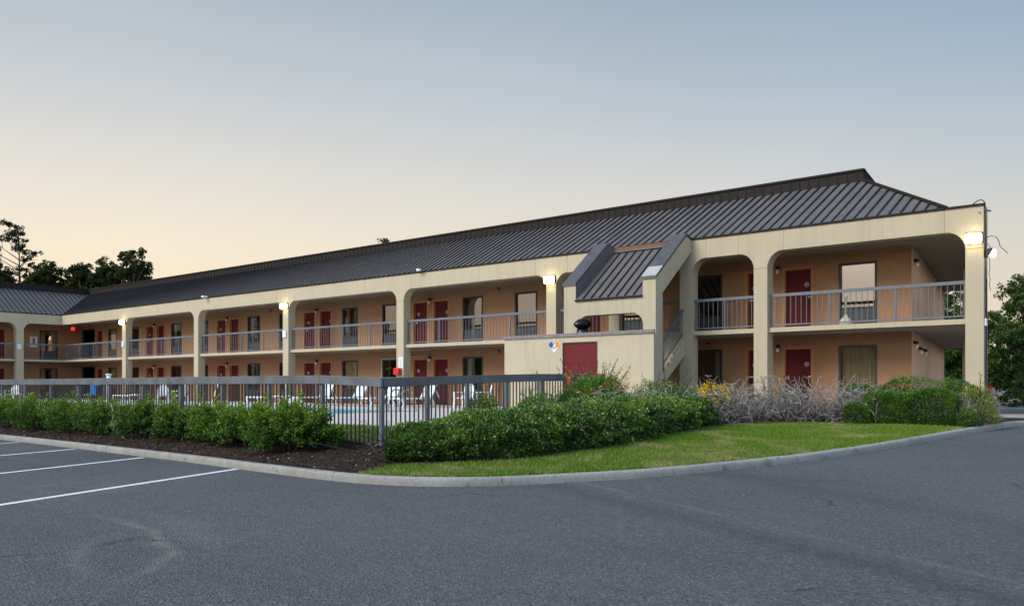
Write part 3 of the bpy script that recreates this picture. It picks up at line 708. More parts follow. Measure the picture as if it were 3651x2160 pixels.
# -- walkway lanterns between the paired doors, fire alarms
def lantern(x, y, z, mp):
    mb = MB().lathe([(.0,.10),(.055,.10),(.06,.05),(.05,.03),(.045,0)], (0,0,0), 12); mb.box(-.05,.05,.03,.11,.02,.12)
    o = mb.build('wall_lantern', M['black'], B); g = MB().lathe([(.042,.0),(.062,-.05),(.058,-.10),(.03,-.135),(.0,-.14)], (0,0,0), 12).build('globe', M['clear'], o, smooth=True)
    return o
lan = lantern(0,0,0,None); lan.matrix_parent_inverse = Matrix.Translation(-B.location); spots = []
for j in range(-3,3):
    for z in LEVEL: spots.append((-23.885+BAY*j, YW-.10, z+2.12, 0))
for (yy, zz) in ((2.8,2.72),(4.4,2.6),(6.2,2.6),(2.95,5.33)): t = (yy-YW)/(EY-YW); spots.append((-2.54+(EX+2.54)*t+.10, yy, zz, PI/2))
for z in LEVEL: spots.append((XWALL+.10,-4.0,z+2.12,PI/2))
for i, (x,y,z,rz) in enumerate(spots):
    o = lan if i == 0 else copy_tree(lan, B); o.location = (x,y,z); o.rotation_euler = (0,0,rz)
fa = MB().box(-.06,.06,-.05,0,-.08,.08).build('fire_alarm', M['alarm'], B); fa.matrix_parent_inverse = Matrix.Translation(-B.location)
MB().box(-.03,.03,-.062,-.05,-.05,-.01).build('strobe', M['clear'], fa)
for i, (x,y,z) in enumerate(((-19.65,YW,5.62),(-19.65,YW,2.92),(-36.6,YW,5.62),(-9.55,YW,2.9))):
    o = fa if i == 0 else copy_tree(fa,B); o.location = (x,y,z)

# -- upstairs railings: one part per bay, posts as sub-parts
def railing(p0, p1, posts, name='railing'):
    p0 = Vector(p0); p1 = Vector(p1); d = p1-p0; Lh = d.length; d.normalize()
    mb = MB(); mb.bar(p0+Vector((0,0,1.03)),p1+Vector((0,0,1.03)),.06,.095); mb.bar(p0+Vector((0,0,.085)),p1+Vector((0,0,.085)),.03,.04)
    n = int(Lh/.168)
    for k in range(1,n):
        q = p0+d*(k*Lh/n); mb.bar(q+Vector((0,0,.10)),q+Vector((0,0,.99)),.017,.017,(1,0,0))
    o = mb.build(name, M['rail'], B)
    for t in posts:
        q = p0+d*t; MB().bar(q+Vector((0,0,.0)),q+Vector((0,0,.985)),.045,.045,(1,0,0)).build('railing_post', M['rail'], o).matrix_parent_inverse = Matrix.Identity(4)
    return o
YR = .22
segs = [(COLS[i+1],COLS[i]-CW) for i in range(7) if i != 2]
for (a, b) in segs:
    Lh = b-a; n = max(2,round(Lh/2.05)); railing((a,YR,ST),(b,YR,ST),[.06]+[Lh*k/n for k in range(1,n)]+[Lh-.06])
railing((-14.791,YR,ST),(-12.7,YR,ST),[.06,1.0])
railing((-12.37+.45,YR,ST),(-9.45,YR,ST),[.06,1.2])
railing((XC+.0,YR,ST),(COLS[7]-CW,YR,ST),[.3+2.05*k for k in range(4)])
for (a,b) in ((-11.0,-2.45-CW),(-19.5,-11.0-CW)): railing((XC-YR,a,ST),(XC-YR,b,ST),[.06,2.05,4.1,6.15])
railing((XC-YR,-2.45,ST),(XC-YR,YR,ST),[.06,1.3])
railing((-.2,CD+.02,ST),(-4.45,EY-.2,ST),[.05]+[2*k for k in range(1,8)])
railing((EX,EY-.15,ST),(-4.45,EY-.15,ST),[.1,1.2])

# -- mansard roof: seams, parapet band, trim
RY, RZ0, RZ1 = 3.437, 8.27, 8.70; XHIP = -1.0; SL = (RZ0-HE)/RY
XR = XHIP-RY; XV = XC-RY         # ridge ends: right hip, left valley
mb = MB(); e0 = HE+.035
def rz(y): return e0+(RZ0-e0)*y/RY
mb.add([(XHIP,0,e0),(XC,0,e0),(XV,RY,RZ0),(XR,RY,RZ0)], [(0,3,2,1)])
mb.add([(XHIP,0,e0),(XR,RY,RZ0),(XR-2.4,16,RZ0),(XHIP-2.4,16,e0)], [(0,3,2,1)])
mb.add([(XC,0,e0),(XC,-26,e0),(XV,-26,RZ0),(XV,RY,RZ0)], [(0,3,2,1)])
P_ = .336; sm = MB()
x = XHIP-.2
while x > XC-RY:
    y1 = RY if x < XR else (XHIP-x); y0 = 0 if x > XC else (XC-x)
    if y1-y0 > .15: sm.bar((x,y0+.02,rz(y0)+.016),(x,y1-.02,rz(y1)+.016),.042,.062)
    x -= P_
y = -25.8; sm2 = MB()
while y < RY:
    y0 = 0 if y < 0 else y
    if RY-y0 > .15: sm2.bar((XC-y0-.02,y,rz(y0)+.016),(XC-RY+.02,y,RZ0+.016),.046,.062)
    y += P_
rf = mb.build('roof', M['roof'], B, fixn=False); sm.build('roof_seam', M['seam'], rf); sm2.build('roof_seam', M['seam'], rf); MB().tube([(XHIP+.06,-.05,e0+.02),(XR,RY,RZ0+.05)],.05,8).build('hip_cap', M['roofedge'], rf)
mb = MB(); mb.box(XV,XR,RY,RY+.12,RZ0-.05,RZ1-.07); mb.box(XV-.12,XV,-26,RY,RZ0-.05,RZ1-.07)
x = XR-.2
while x > XV: mb.box(x-.018,x+.018,RY-.022,RY,RZ0,RZ1-.07); x -= P_
y = -25.8
while y < RY: mb.box(XV,XV+.022,y-.018,y+.018,RZ0,RZ1-.07); y += P_
# raking end of the parapet band
mb.add([(XR,RY,RZ0-.02),(XR,RY,RZ1-.02),(XR+.05,RY+.02,RZ1-.02),(XR+.42,RY+.9,RZ0-.35),(XR+.36,RY+.9,RZ0-.35)], [(0,4,3,2,1)])
mb.build('parapet_band', M['roofedge'], rf)
mb = MB(); mb.box(XV-.03,XR+.03,RY-.05,RY+.16,RZ1-.07,RZ1); mb.box(XV-.16,XV+.05,-26,RY-.05,RZ1-.07,RZ1); mb.build('ridge_trim', M['roofedge'], rf)
mb = MB(); mb.box(XC+.01,.035,-.045,.06,HE+.004,HE+.062); mb.box(XC-.06,XC+.045,-26,.06,HE+.004,HE+.060)
mb.prism([(.035,.06),(-.06,.06),(-4.45,EY),(-4.35,EY)][::-1], lambda q,k: (q[0],q[1],HE+.004 if k == 0 else HE+.06)); mb.build('eave_trim', M['roofedge'], B, fixn=True)
MB().add([(0,.05,HE+.03),(XHIP,.05,HE+.03),(XHIP-3.4,16,HE+.03),(-4.2,16,HE+.03)],[(0,1,2,3)]).add([(XR,RY+.1,8.2),(XV,RY+.1,8.2),(-74,16,8.2),(XR-2,16,8.2)],[(0,1,2,3)]).add([(XV,RY+.1,8.2),(XV,-26,8.2),(-74,-26,8.2),(-74,16,8.2)],[(0,1,2,3)]).build('flat_roof', M['roofedge'], B)

# -- stair tower in front of the third arch
T = dict(x0=-12.66,x1=-8.985,xl=-12.15,xr=-9.47,y0=-2.32,y1=-1.90)
mb = MB()
def arch_front(x0, x1, z0, z1, r):
    return [(x0,z0)]+[(x0,z1-r)]+[(x0+r*(1-math.cos(t)),z1-r+r*math.sin(t)) for t in [PI/2*k/8 for k in range(1,9)]]+[(x1-r*(1-math.sin(t)),z1-r+r*math.cos(t)) for t in [PI/2*k/8 for k in range(0,8)]]+[(x1,z1-r),(x1,z0)]
ax0, ax1, az1 = -12.08,-9.46,3.79
# wall pieces around the arch: two jambs, a header with the arch cut in
A = arch_front(ax0,ax1,3.0,az1,.42)
hdr = [(T['x0'],4.30),(T['x0'],3.0)]+A+[(T['x1'],3.0),(T['x1'],4.30)]
vs = []; top = []
half = len(A)
# header as quads between the arch outline and the line z = 4.30
us = [T['x0']]+[q[0] for q in A]+[T['x1']]
def hq(a, b, za, zb):
    mb.prism([(a,za),(b,zb),(b,4.30),(a,4.30)], lambda q,k: (q[0], T['y0'] if k == 0 else T['y1'], q[1]))
mb.box(T['x0'],ax0,T['y0'],T['y1'],.3,4.30); mb.box(ax1,T['x1'],T['y0'],T['y1'],.3,4.30); mb.box(ax0,ax1,T['y0'],T['y1'],.3,1.95)
arcpts = [q for q in A if q[1] >= az1-.421]
for a, b in zip(arcpts[:-1],arcpts[1:]):
    if b[0]-a[0] > 1e-5: hq(a[0],b[0],a[1],b[1])
tw = mb.build('stair_tower_wall', M['cream_dirty'], B, fixn=True)
slope = (6.47-4.87)/(-.39+2.32)
def wing(x0, x1, low):
    """raking side parapet: post part in front, sloping beam back to the eave"""
    poly = [(T['y0'],4.30),(T['y0'],4.87),(-.39,6.45),(.0,6.33),(.0,5.97 if low else 4.3),(T['y1'],4.42 if low else 4.30),(T['y1'],4.30)]
    m_ = MB(); m_.prism(poly[::-1], lambda q,k: (x0 if k == 0 else x1, q[0], q[1])); return m_
wing(T['xr'],T['x1'],True).build('raking_parapet', M['cream'], tw, fixn=True)
wing(T['x0'],T['xl'],True).build('raking_parapet', M['cream'], tw, fixn=True)
for (x0,x1) in ((T['x0']-.03,T['xl']+.03),(T['xr']-.03,T['x1']+.03)):
    mb = MB().add([(x0,-2.36,4.84),(x1,-2.36,4.84),(x1,-2.36,4.93),(x0,-2.36,4.93),(x0,-.40,6.53),(x1,-.40,6.53),(x1,-.38,6.44),(x0,-.38,6.44),(x1,.02,6.41),(x0,.02,6.41),(x1,.02,6.36),(x0,.02,6.36)],
           [(0,1,2,3),(3,2,5,4),(1,6,5,2),(0,3,4,7),(0,7,6,1),(4,5,8,9),(5,6,10,8),(4,9,11,7)])
    mb.build('coping', M['coping'], tw, fixn=True)
k = slope
MB().add([(T['xr']-.034,-2.362,4.935),(T['x1']+.034,-2.362,4.935),(T['x1']+.034,-1.93,4.935+.43*.829),(T['xr']-.034,-1.93,4.935+.43*.829)],[(0,1,2,3)]).build('coping_patch', M['copingpale'], tw)
MB().add([(T['xl']+.031,-2.32,4.36),(T['xl']+.031,0,6.25),(T['xl']+.031,0,6.42),(T['xl']+.031,-.39,6.46),(T['xl']+.031,-2.32,4.86)],[(0,1,2,3,4)]).build('parapet_cladding', M['roof'], tw)
mb = MB(); tz = lambda y: 4.34+(y+2.36)*.80
mb.add([(T['xl'],-2.36,tz(-2.36)),(T['xr'],-2.36,tz(-2.36)),(T['xr'],-.02,tz(-.02)),(T['xl'],-.02,tz(-.02))],[(0,1,2,3)])
sm = MB()
for q in range(1,8): x = T['xl']+q*(T['xr']-T['xl'])/8; sm.bar((x,-2.35,tz(-2.35)+.016),(x,-.10,tz(-.10)+.016),.042,.06)
tr = mb.build('stair_tower_roof', M['roof'], B); sm.build('roof_seam', M['seam'], tr)
mb = MB(); mb.box(T['xl'],T['xr'],-2.385,-2.33,4.285,4.345); mb.build('eave_trim', M['roofedge'], tr)
mb = MB(); mb.box(T['xl']+.05,T['xr']-.03,-.12,-.03,6.20,6.27); mb.build('flashing', M['roof'], tr)
MB().box(T['xl']+.05,T['xr']-.03,-.06,.075,6.275,6.385).build('rusty_flashing', M['rust'], tr)

# -- staircase seen through the open side of the tower
mb = MB(); n = 8; y0s, z0s = -1.25, 1.80; run = .2; rise = (ST-z0s)/n
for i in range(n):
    mb.box(-12.0,-9.30,y0s+i*run,y0s+(i+1)*run+.02,z0s+i*rise,z0s+(i+1)*rise)
mb.box(-12.1,-9.3,T['y1'],y0s,z0s-.15,z0s)
st = mb.build('staircase', M['cream_dirty'], B)
prof = [(y0s-.02,z0s-.24)]+[(y0s-.02,z0s+.02)]
for i in range(n): prof += [(y0s+i*run-.01,z0s+(i+1)*rise+.02),(y0s+(i+1)*run-.01,z0s+(i+1)*rise+.02)]
prof += [(y0s+n*run,ST-.55)]
m_ = MB(); m_.prism(prof[::-1], lambda q,k: (-9.30 if k == 0 else -9.24, q[0], q[1])); m_.build('stringer', M['cream'], st, fixn=True)
mb = MB(); ra = Vector((-9.34,-1.25,2.95)); rb = Vector((-9.34,.22,4.17)); mb.bar(ra,rb,.05,.09,(1,0,0)); mb.bar(ra-Vector((0,0,.8)),rb-Vector((0,0,.8)),.03,.04,(1,0,0))
for i in range(1,12): q = ra+(rb-ra)*(i/12); mb.bar(q-Vector((0,0,.8)),q,.017,.017,(1,0,0))
mb.bar((-9.34,-1.27,1.9),(-9.34,-1.27,3.0),.06,.06,(1,0,0)); mb.bar((-9.34,-1.27,2.97),(-11.9,-1.27,2.97),.05,.09)
mb.build('stair_railing', M['rail'], st)

# -- lit wall packs on the columns
def wallpack(x0, x1, y, z0, z1):
    mb = MB(); mb.prism([(0,z0+.02),(0,z1+.03),(-.12,z1+.03),(-.12,z0+.02)], lambda q,k: (x0+.01 if k == 0 else x1-.01, y+q[0]*.6, q[1])); o = mb.build('wall_pack_light', M['roofedge'], B, fixn=True)
    mb = MB(); pr = [(-.06,z0+.03),(-.10,z0),(-.21,z0+.02),(-.24,z0+.10),(-.235,z1-.05),(-.20,z1),(-.06,z1)]
    mb.prism(pr, lambda q,k: (x0+.03 if k == 0 else x1-.03, y+q[0], q[1])); mb.build('lens', M['lens'], o, fixn=True, bevel=.02)
for (x0,x1) in ((-.45,.0),(-15.24,-14.78),(-15.24-2*BAY,-14.78-2*BAY),(-15.24-4*BAY,-14.78-4*BAY)): wallpack(x0,x1,0,5.31,5.58)
# flood light, camera and stray cables on the right side of the end column
mb = MB(); mb.prism([(.06,4.93),(.06,5.13),(.20,5.17),(.24,5.14),(.12,4.93)], lambda q,k: (q[0],(-.02 if k == 0 else .26),q[1])); mb.tube([(0,.12,5.03),(.07,.12,5.03)],.025,8)
fl = mb.build('flood_light', M['black'], B, fixn=True)
MB().prism([(.13,4.925),(.245,5.135),(.262,5.12),(.255,4.96),(.20,4.915)], lambda q,k: (q[0],(0.0 if k == 0 else .24),q[1])).build('lens', M['lensfloor'], fl, fixn=True)
cc = [(0,.1,5.42),(.06,.08,5.47),(.16,.05,5.50),(.27,.02,5.47),(.34,.0,5.40),(.38,0,5.30),(.40,0,5.19),(.44,0,5.13),(.50,0,5.08),(.56,0,5.00),(.60,0,4.98)]
mb = MB().tube(cc,.010,6); mb.tube([(0,.15,5.30),(.08,.15,5.30),(.11,.15,5.24),(.12,.15,5.1)],.008,5); mb.tube([(.115,.14,4.94),(.12,.14,4.6),(.10,.14,4.5),(.14,.12,4.3),(.11,.12,4.2),(.15,.1,4.0)],.008,5)
mb.tube([(-.28,.02,6.41),(-.2,.0,6.46),(-.12,-.01,6.50),(-.04,.0,6.50),(.0,.05,6.45),(.02,.1,6.40)],.013,6); mb.tube([(.02,.06,6.42),(.03,.1,5.4),(.03,.12,3.2),(.03,.12,1.0)],.016,6); mb.build('loose_cable', M['cable'], B)
mb = MB().box(.0,.05,.05,.2,3.05,3.25); mb.build('junction_box', M['whitemetal'], B); MB().tube([(.03,.2,4.35),(.03,.2,.7)],.014,8).build('conduit', M['ac'], B)
mb = MB().tube([(-.0,.1,6.20),(.05,.06,6.20)],.015,8); mb.bar((.04,.05,6.20),(.17,-.03,6.17),.05,.05); mb.build('security_camera', M['ac'], B)
mb = MB().tube([(-.12,-.005,6.20),(-.12,-.05,6.20)],.035,12); mb.tube([(-.12,-.05,6.20),(-.12,-.075,6.19)],.026,12); mb.build('security_camera', M['whitemetal'], B)
MB().tube([(-.12,-.0751,6.19),(-.12,-.08,6.19)],.016,10).build('camera_lens', M['inkblack'], bpy.data.objects['security_camera.001'])
mb = MB().box(-39.42,-39.22,-.32,-.05,6.36,6.46); mb.tube([(-39.32,-.2,6.36),(-39.36,-.2,6.22),(-39.3,-.1,6.16),(-39.25,0,6.2)],.018,6); mb.build('security_camera', M['whitemetal'], B)
mb = MB().bar((-22.30,-.1,6.47),(-22.0,-.25,6.42),.10,.10); mb.build('security_camera', M['whitemetal'], B)
# small boxes on the columns, safety cabinet and notice
mb = MB()
for (x0,x1,z0,z1) in ((-32.20,-31.93,3.88,4.24),(-49.2,-48.95,3.9,4.25)): MB().box(x0,x1,-.07,0,z0,z1).build('electrical_box', M['whitemetal'], B, bevel=.01)
MB().box(XC,XC+.07,-2.88,-2.62,3.92,4.27).build('electrical_box', M['whitemetal'], B, bevel=.01)
mb = MB().box(-23.76,-23.40,-.20,-.03,1.92,2.22); eb = mb.build('safety_cabinet', M['signred'], B, bevel=.03)
sg = MB().box(-23.60,-23.31,-.014,-.002,2.23,2.70).build('pool_notice', M['paper'], B)
mb = MB()
for (z, rows_) in ((2.63,[(.09,.19),(.10,.18)]),(2.54,[(.05,.24),(.08,.21)]),(2.44,[(.08,.20),(.09,.21)]),(2.35,[(.06,.22),(.09,.19),(.10,.18)])):
    for r, (a,b) in enumerate(rows_):
        x = a
        while x < b: w = random.uniform(.018,.04); mb.box(-23.60+x,-23.60+min(x+w,b),-.0165,-.0142,z-.022*r-.007,z-.022*r+.006); x += w+.01
mb.build('lettering', M['ink'], sg)
mb = MB().tube([(-25.13,YW-.03,2.80),(-23.78,YW-.03,2.82),(-23.78,YW-.03,3.10),(-25.13,YW-.03,3.10)],.016,6); mb.tube([(-19.1,YW-.04,2.73),(-17.0,YW-.04,2.73)],.02,6); mb.build('conduit', M['conduit'], B)
mb = MB()
for (a,b) in ((-27.30,-27.24),(-25.96,-25.90)): mb.box(a,b,YW-.03,YW,FZ,FZ+WH)
mb.box(-27.30,-25.90,YW-.03,YW,FZ+WH,FZ+WH+.05); mb.build('pale_window_trim', M['conduit'], B)
# lit exit sign, framed notice and glowing dots added as yellow reflections in the corner window
MB().box(-59.3,-58.9,1.2,1.28,5.42,5.64).build('exit_sign', M['exit'], B)
fr = MB().box(XWALL,XWALL+.03,-1.18,-.70,4.20,4.94).build('framed_notice', M['paper'], B)
MB().box(XWALL+.03,XWALL+.034,-1.02,-.86,4.45,4.82).box(XWALL+.03,XWALL+.033,-1.08,-.80,4.34,4.38).build('notice_print', M['ink'], fr)
mb = MB()
for (y,z,r) in ((-.32,4.88,.075),(-.16,4.66,.06)): mb.lathe([(.0,-r),(r*.8,-r*.6),(r,0),(r*.8,r*.6),(0,r)],(XWALL-.35,y,z),10)
mb.build('pane_glint', M['paneglint'], B, smooth=True)

# ------------------------------------------------------------------ pump house in front of the stair tower
S = empty('pump_house', (-11.4,-2.9,.56), True)
tag(S, 'low cream stucco pump house with red door and hazard diamond, beside the pool', 'pump house')
SY = -3.4
mb = MB(); wallgrid(mb, -14.44,-8.40,.3,3.03, [(-11.87,-10.52,.55,2.82)], lambda u,z: (u,SY,z))
mb.box(-14.44,-8.40,SY+.02,SY+.13,.3,.55).box(-14.44,-11.9,SY+.001,SY+.13,.3,3.03).box(-10.5,-8.40,SY+.001,SY+.13,.3,3.03).box(-11.9,-10.5,SY+.001,SY+.13,2.83,3.03)
mb.box(-14.44,-14.3,SY+.13,-2.33,.3,3.0); mb.box(-9.2,-9.06,SY+.13,-2.33,.3,3.0); mb.box(-14.3,-9.2,-2.47,-2.33,.3,3.0); mb.build('wall', M['cream_dirty'], S)
MB().quad((-14.4,SY+.1,2.98),(-8.44,SY+.1,2.98),(-9.1,-2.35,2.98),(-14.4,-2.35,2.98)).build('roof', M['roofedge'], S)
mb = MB().box(-14.50,-10.26,SY-.05,SY+.02,3.018,3.135).box(-10.252,-8.36,SY-.05,SY+.02,3.022,3.138); mb.build('trim_board', M['wood'], S, bevel=.008)
dr = MB().box(-11.865,-10.525,SY+.025,SY+.07,.56,2.80).build('door', M['red2'], S)
mb = MB().box(-11.90,-11.865,SY-.004,SY+.07,.55,2.84).box(-10.525,-10.49,SY-.004,SY+.07,.55,2.84).box(-11.865,-10.525,SY-.004,SY+.07,2.80,2.84); mb.build('door_frame', M['winframe'], dr)
for z in (1.0,2.45): MB().tube([(-10.53,SY+.012,z),(-10.53,SY+.012,z+.14)],.014,8).build('hinge', M['black'], dr)
# turbine vent
V = MB(); vc = (-11.46,-2.88,2.98)
V.lathe([(.20,0),(.20,.25),(.17,.27),(.21,.30),(.235,.30)], vc, 18); vn = V.build('turbine_vent', M['black'], S, smooth=True)
mb = MB()
for i in range(20):
    a = 2*PI*i/20; prev = None
    for k in range(9):
        t = PI*(k/8); r = .14+.155*math.sin(t); z = .31+.33*k/8; a1 = a+.35*math.sin(t)
        q0 = (vc[0]+r*math.cos(a1),vc[1]+r*math.sin(a1),vc[2]+z); q1 = (vc[0]+(r-.03)*math.cos(a1+.30),vc[1]+(r-.03)*math.sin(a1+.30),vc[2]+z)
        if prev: mb.quad(prev[0],prev[1],q1,q0)
        prev = (q0,q1)
mb.lathe([(.0,.66),(.10,.655),(.15,.635),(.15,.62)],vc,18); mb.build('turbine_blades', M['black'], vn, smooth=True)
# hazard diamond
hx, hz, hr = -12.235, 2.785, .262; hy = SY-.012
def dia(cx, cz, r, y, nm, mt, par): return MB().add([(cx-r,y,cz),(cx,y,cz-r),(cx+r,y,cz),(cx,y,cz+r)],[(0,1,2,3)]).build(nm, mt, par)
hs = MB().prism([(hx-hr,hz),(hx,hz-hr),(hx+hr,hz),(hx,hz+hr)], lambda q,k: (q[0],hy if k == 0 else SY-.002,q[1])).build('hazard_sign', M['paper'], S, fixn=True)
q = hr/2
for dx, dz, mt, nm in ((-q,0,'blue','blue_panel'),(0,q,'fadedred','red_panel'),(q,0,'amber','amber_panel')): dia(hx+dx,hz+dz,q*.94,hy-.002,nm,M[mt],hs)
def text(body, x, z, size, y, mt, par, rx=PI/2, rzz=0, nm='lettering', sx=1):
    cu = bpy.data.curves.new(nm,'FONT'); cu.body = body; cu.size = size; cu.align_x = 'CENTER'; cu.align_y = 'CENTER'; cu.offset = size*.015; cu.fill_mode = 'FRONT'
    o = bpy.data.objects.new(nm, cu); COL.objects.link(o); o.data.materials.append(mt); o.parent = par; o.matrix_parent_inverse = Matrix.Translation(-world_loc(par)) if par.get('_static') else Matrix.Translation(-S.location) @ Matrix.Identity(4)
    dg = bpy.context.evaluated_depsgraph_get(); me = bpy.data.meshes.new_from_object(o.evaluated_get(dg)); bpy.data.objects.remove(o); o = bpy.data.objects.new(nm, me); COL.objects.link(o); me.materials.clear(); me.materials.append(mt)
    o.parent = par; o.matrix_parent_inverse = Matrix.Identity(4); o.location = (x,y,z); o.rotation_euler = (rx,0,rzz); o.scale = (sx,1,1); return o
text('3',hx-q,hz,.15,hy-.005,M['inkblack'],hs); text('2',hx+q,hz,.17,hy-.005,M['inkblack'],hs); text('0',hx,hz+q,.14,hy-.005,M['paper'],hs); text('OXY',hx,hz-q+.02,.125,hy-.005,M['inkblack'],hs,sx=.72)
mb = MB().box(-13.39,-12.97,SY-.06,SY,1.3,1.93); mb.build('meter_box', M['cream_dirty'], S, bevel=.01)

# ------------------------------------------------------------------ pool fences
def fence(name, pts, tops, height, label, group=None, railh=.165, postw=.075, pw=.021, pitch=.125, span=1.72, startpost=True):
    F_ = empty(name, (pts[0][0],pts[0][1],tops[0]-height), True); tag(F_, label, 'fence', group)
    P3 = [Vector((p[0],p[1],t)) for p,t in zip(pts,tops)]
    for a, b in zip(P3[:-1],P3[1:]):
        Lh = (b-a).length; n = max(1,round(Lh/span)); d = (b-a).normalized(); nrm = Vector((d.y,-d.x,0)).normalized()
        for i in range(n):
            p = a+(b-a)*(i/n); q = a+(b-a)*((i+1)/n); mb = MB(); m = max(2,round((q-p).length/pitch))
            for k in range(1,m):
                c = p+(q-p)*(k/m); mb.bar(c-Vector((0,0,height-.05)),c-Vector((0,0,railh*.6)),pw,pw,(1,0,0))
            mb.bar(p-Vector((0,0,height-.075)),q-Vector((0,0,height-.075)),.028,.035)
            mb.build('picket_panel', M['picket'], F_)
            MB().bar(p-Vector((0,0,height+.1)),p-Vector((0,0,.02)),postw,postw,(1,0,0)).build('post', M['fence'], F_, bevel=.006)
        # top rail boards, butted every second span
        kb0 = a is not P3[0] and (a-P3[P3.index(a)-1]).normalized().dot(d) < .7; kb1 = b is not P3[-1] and (P3[P3.index(b)+1]-b).normalized().dot(d) < .7
        for i in range(0,n,2):
            p = a+(b-a)*(i/n); q = a+(b-a)*(min(n,i+2)/n); g = d*.0025
            if kb0 and i == 0: p = p-d*.03
            if kb1 and i+2 >= n: q = q+d*.078
            MB().bar(p+g+nrm*.055-Vector((0,0,railh/2)),q-g+nrm*.055-Vector((0,0,railh/2+random.uniform(-.004,.004))),.04,railh).build('top_rail', M['fence'], F_, bevel=.006)
        if (b-P3[-1]).length < .01: MB().bar(b-Vector((0,0,height+.1)),b-Vector((0,0,.02)),postw,postw,(1,0,0)).build('post', M['fence'], F_, bevel=.006)
    return F_
fence('pool_fence', [(-32.0,-16.4),(-7.80,-16.4),(-6.08,-16.42),(-6.40,-13.85),(-6.75,-11.0),(-7.11,-8.02)], [1.60,1.588,1.523,1.600,1.665,1.700], 1.28, 'grey railed pool fence with dark pickets, in front of the pool along the mulch bed')
fence('pool_fence', [(-57.3,-1.0),(-14.6,-1.0)], [1.80,1.80], 1.22, 'dark picket fence behind the pool loungers, along the ground floor arcade', None, .12, .075, .022, .135, 1.9)

# ------------------------------------------------------------------ pool furniture
def make_lounger(up):
    r = empty('sun_lounger', (0,0,0)); mb = MB()
    ang = math.radians(62 if up else 4); bx_ = .42                # hinge x ; back to +x
    for s in (-.31,.31):
        mb.bar((-1.15,s,.36),(bx_,s,.36),.05,.06)
    mb.bar((-1.15,-.31,.36),(-1.15,.31,.36),.05,.06)
    fr_ = mb.build('frame', M['white'], r, bevel=.01)
    mb = MB()
    for k in range(15): x = -1.08+k*.105; mb.box(x,x+.092,-.31,.31,.372,.39)
    mb.build('seat', M['white'], r)
    mb = MB(); c, s_ = math.cos(ang), math.sin(ang); Lb = .82
    for s in (-.31,.31): mb.bar((bx_,s,.37),(bx_+c*Lb,s,.37+s_*Lb),.05,.055)
    for k in range(9):
        t = .06+k*.088; a = Vector((bx_+c*t,0,.37+s_*t)); b = Vector((bx_+c*(t+.074),0,.37+s_*(t+.074))); mb.bar(a,b,.64,.016,(-s_,0,c))
    mb.build('backrest', M['white'], r)
    if up:
        mb = MB()
        for s in (-.26,.26): mb.bar((bx_+c*.5,s,.37+s_*.5),(bx_+.52,s,.30),.035,.03)
        mb.build('back_brace', M['white'], r)
    for (x,y) in ((-1.0,-.3),(-1.0,.3),(.55,-.3),(.55,.3)):
        mb = MB().tube([(x-.12,y,.34),(x-.05,y,.30),(x+.02,y,.16),(x-.06,y,.0)],[.035,.04,.038,.03],8); mb.build('leg', M['white'], r, smooth=True)
    return r
lu = make_lounger(True)
LS = [(-19.9,-2.35,PI/2-.05,'white slatted sun lounger, back raised, rightmost of the row'),(-21.95,-2.35,PI/2+.06,'white slatted sun lounger, back raised, second from the right, behind the pool ladder'),
      (-24.1,-2.35,PI/2-.03,'white slatted sun lounger, back raised, third from the right'),(-26.4,-2.35,PI/2+.04,'white slatted sun lounger, back raised, behind the fence post above the pool')]
for i, (x,y,rz_,lb) in enumerate(LS):
    o = lu if i == 0 else copy_tree(lu); o.location = (x,y,DZ); o.rotation_euler = (0,0,rz_); tag(o, lb, 'sun lounger', 'sun loungers around the pool')
lf = make_lounger(False)
for i, (x,y,rz_,lb) in enumerate(((-28.4,-3.6,.05,'flat white sun lounger with its back lowered, left of the rounded chair back'),(-42.0,-3.2,.1,'flat white sun lounger far back beside the pool lift'),(-52.5,-5.2,.2,'flat white sun lounger at the far left behind the shrubs'))):
    o = lf if i == 0 else copy_tree(lf); o.location = (x,y,DZ); o.rotation_euler = (0,0,rz_); tag(o, lb, 'sun lounger', 'sun loungers around the pool')
def make_chair():
    r = empty('garden_chair', (0,0,0))          # faces -y ; moulded plastic, rounded high back
    mb = MB(); prof = []
    n = 10
    for k in range(n+1):
        t = k/n; w = .27*(1 if t < .55 else math.sqrt(max(.02,1-((t-.55)/.45)**2))); prof.append((w,.40+.55*t,.22+.16*t))
    for (w,z,y),(w2,z2,y2) in zip(prof[:-1],prof[1:]):
        for c in range(6):
            a, b = -1+c/3+.02, -1+(c+1)/3-.02; mb.quad((a*w,y-.04*(a*a),z),(b*w,y-.04*(b*b),z),(b*w2,y2-.04*b*b,z2),(a*w2,y2-.04*a*a,z2))
    o = mb.build('backrest', M['white'], r); md = o.modifiers.new('thick','SOLIDIFY'); md.thickness = .02
    mb = MB()
    for k in range(6): mb.box(-.27,.27,-.27+k*.085,-.27+k*.085+.07,.385-.012*k,.41-.012*k)
    mb.build('seat', M['white'], r)
    for s in (-1,1):
        MB().box(s*.27-.04,s*.27+.04,-.30,.26,.60,.63).bar((s*.28,-.27,.40),(s*.28,-.27,.60),.06,.05,(1,0,0)).build('armrest', M['white'], r, bevel=.01)
        for y in (-.26,.24): MB().bar((s*.26,y,.40),(s*.29,y+(.05 if y > 0 else -.03),.0),.055,.05,(1,0,0)).build('leg', M['white'], r)
    return r
ch = make_chair()
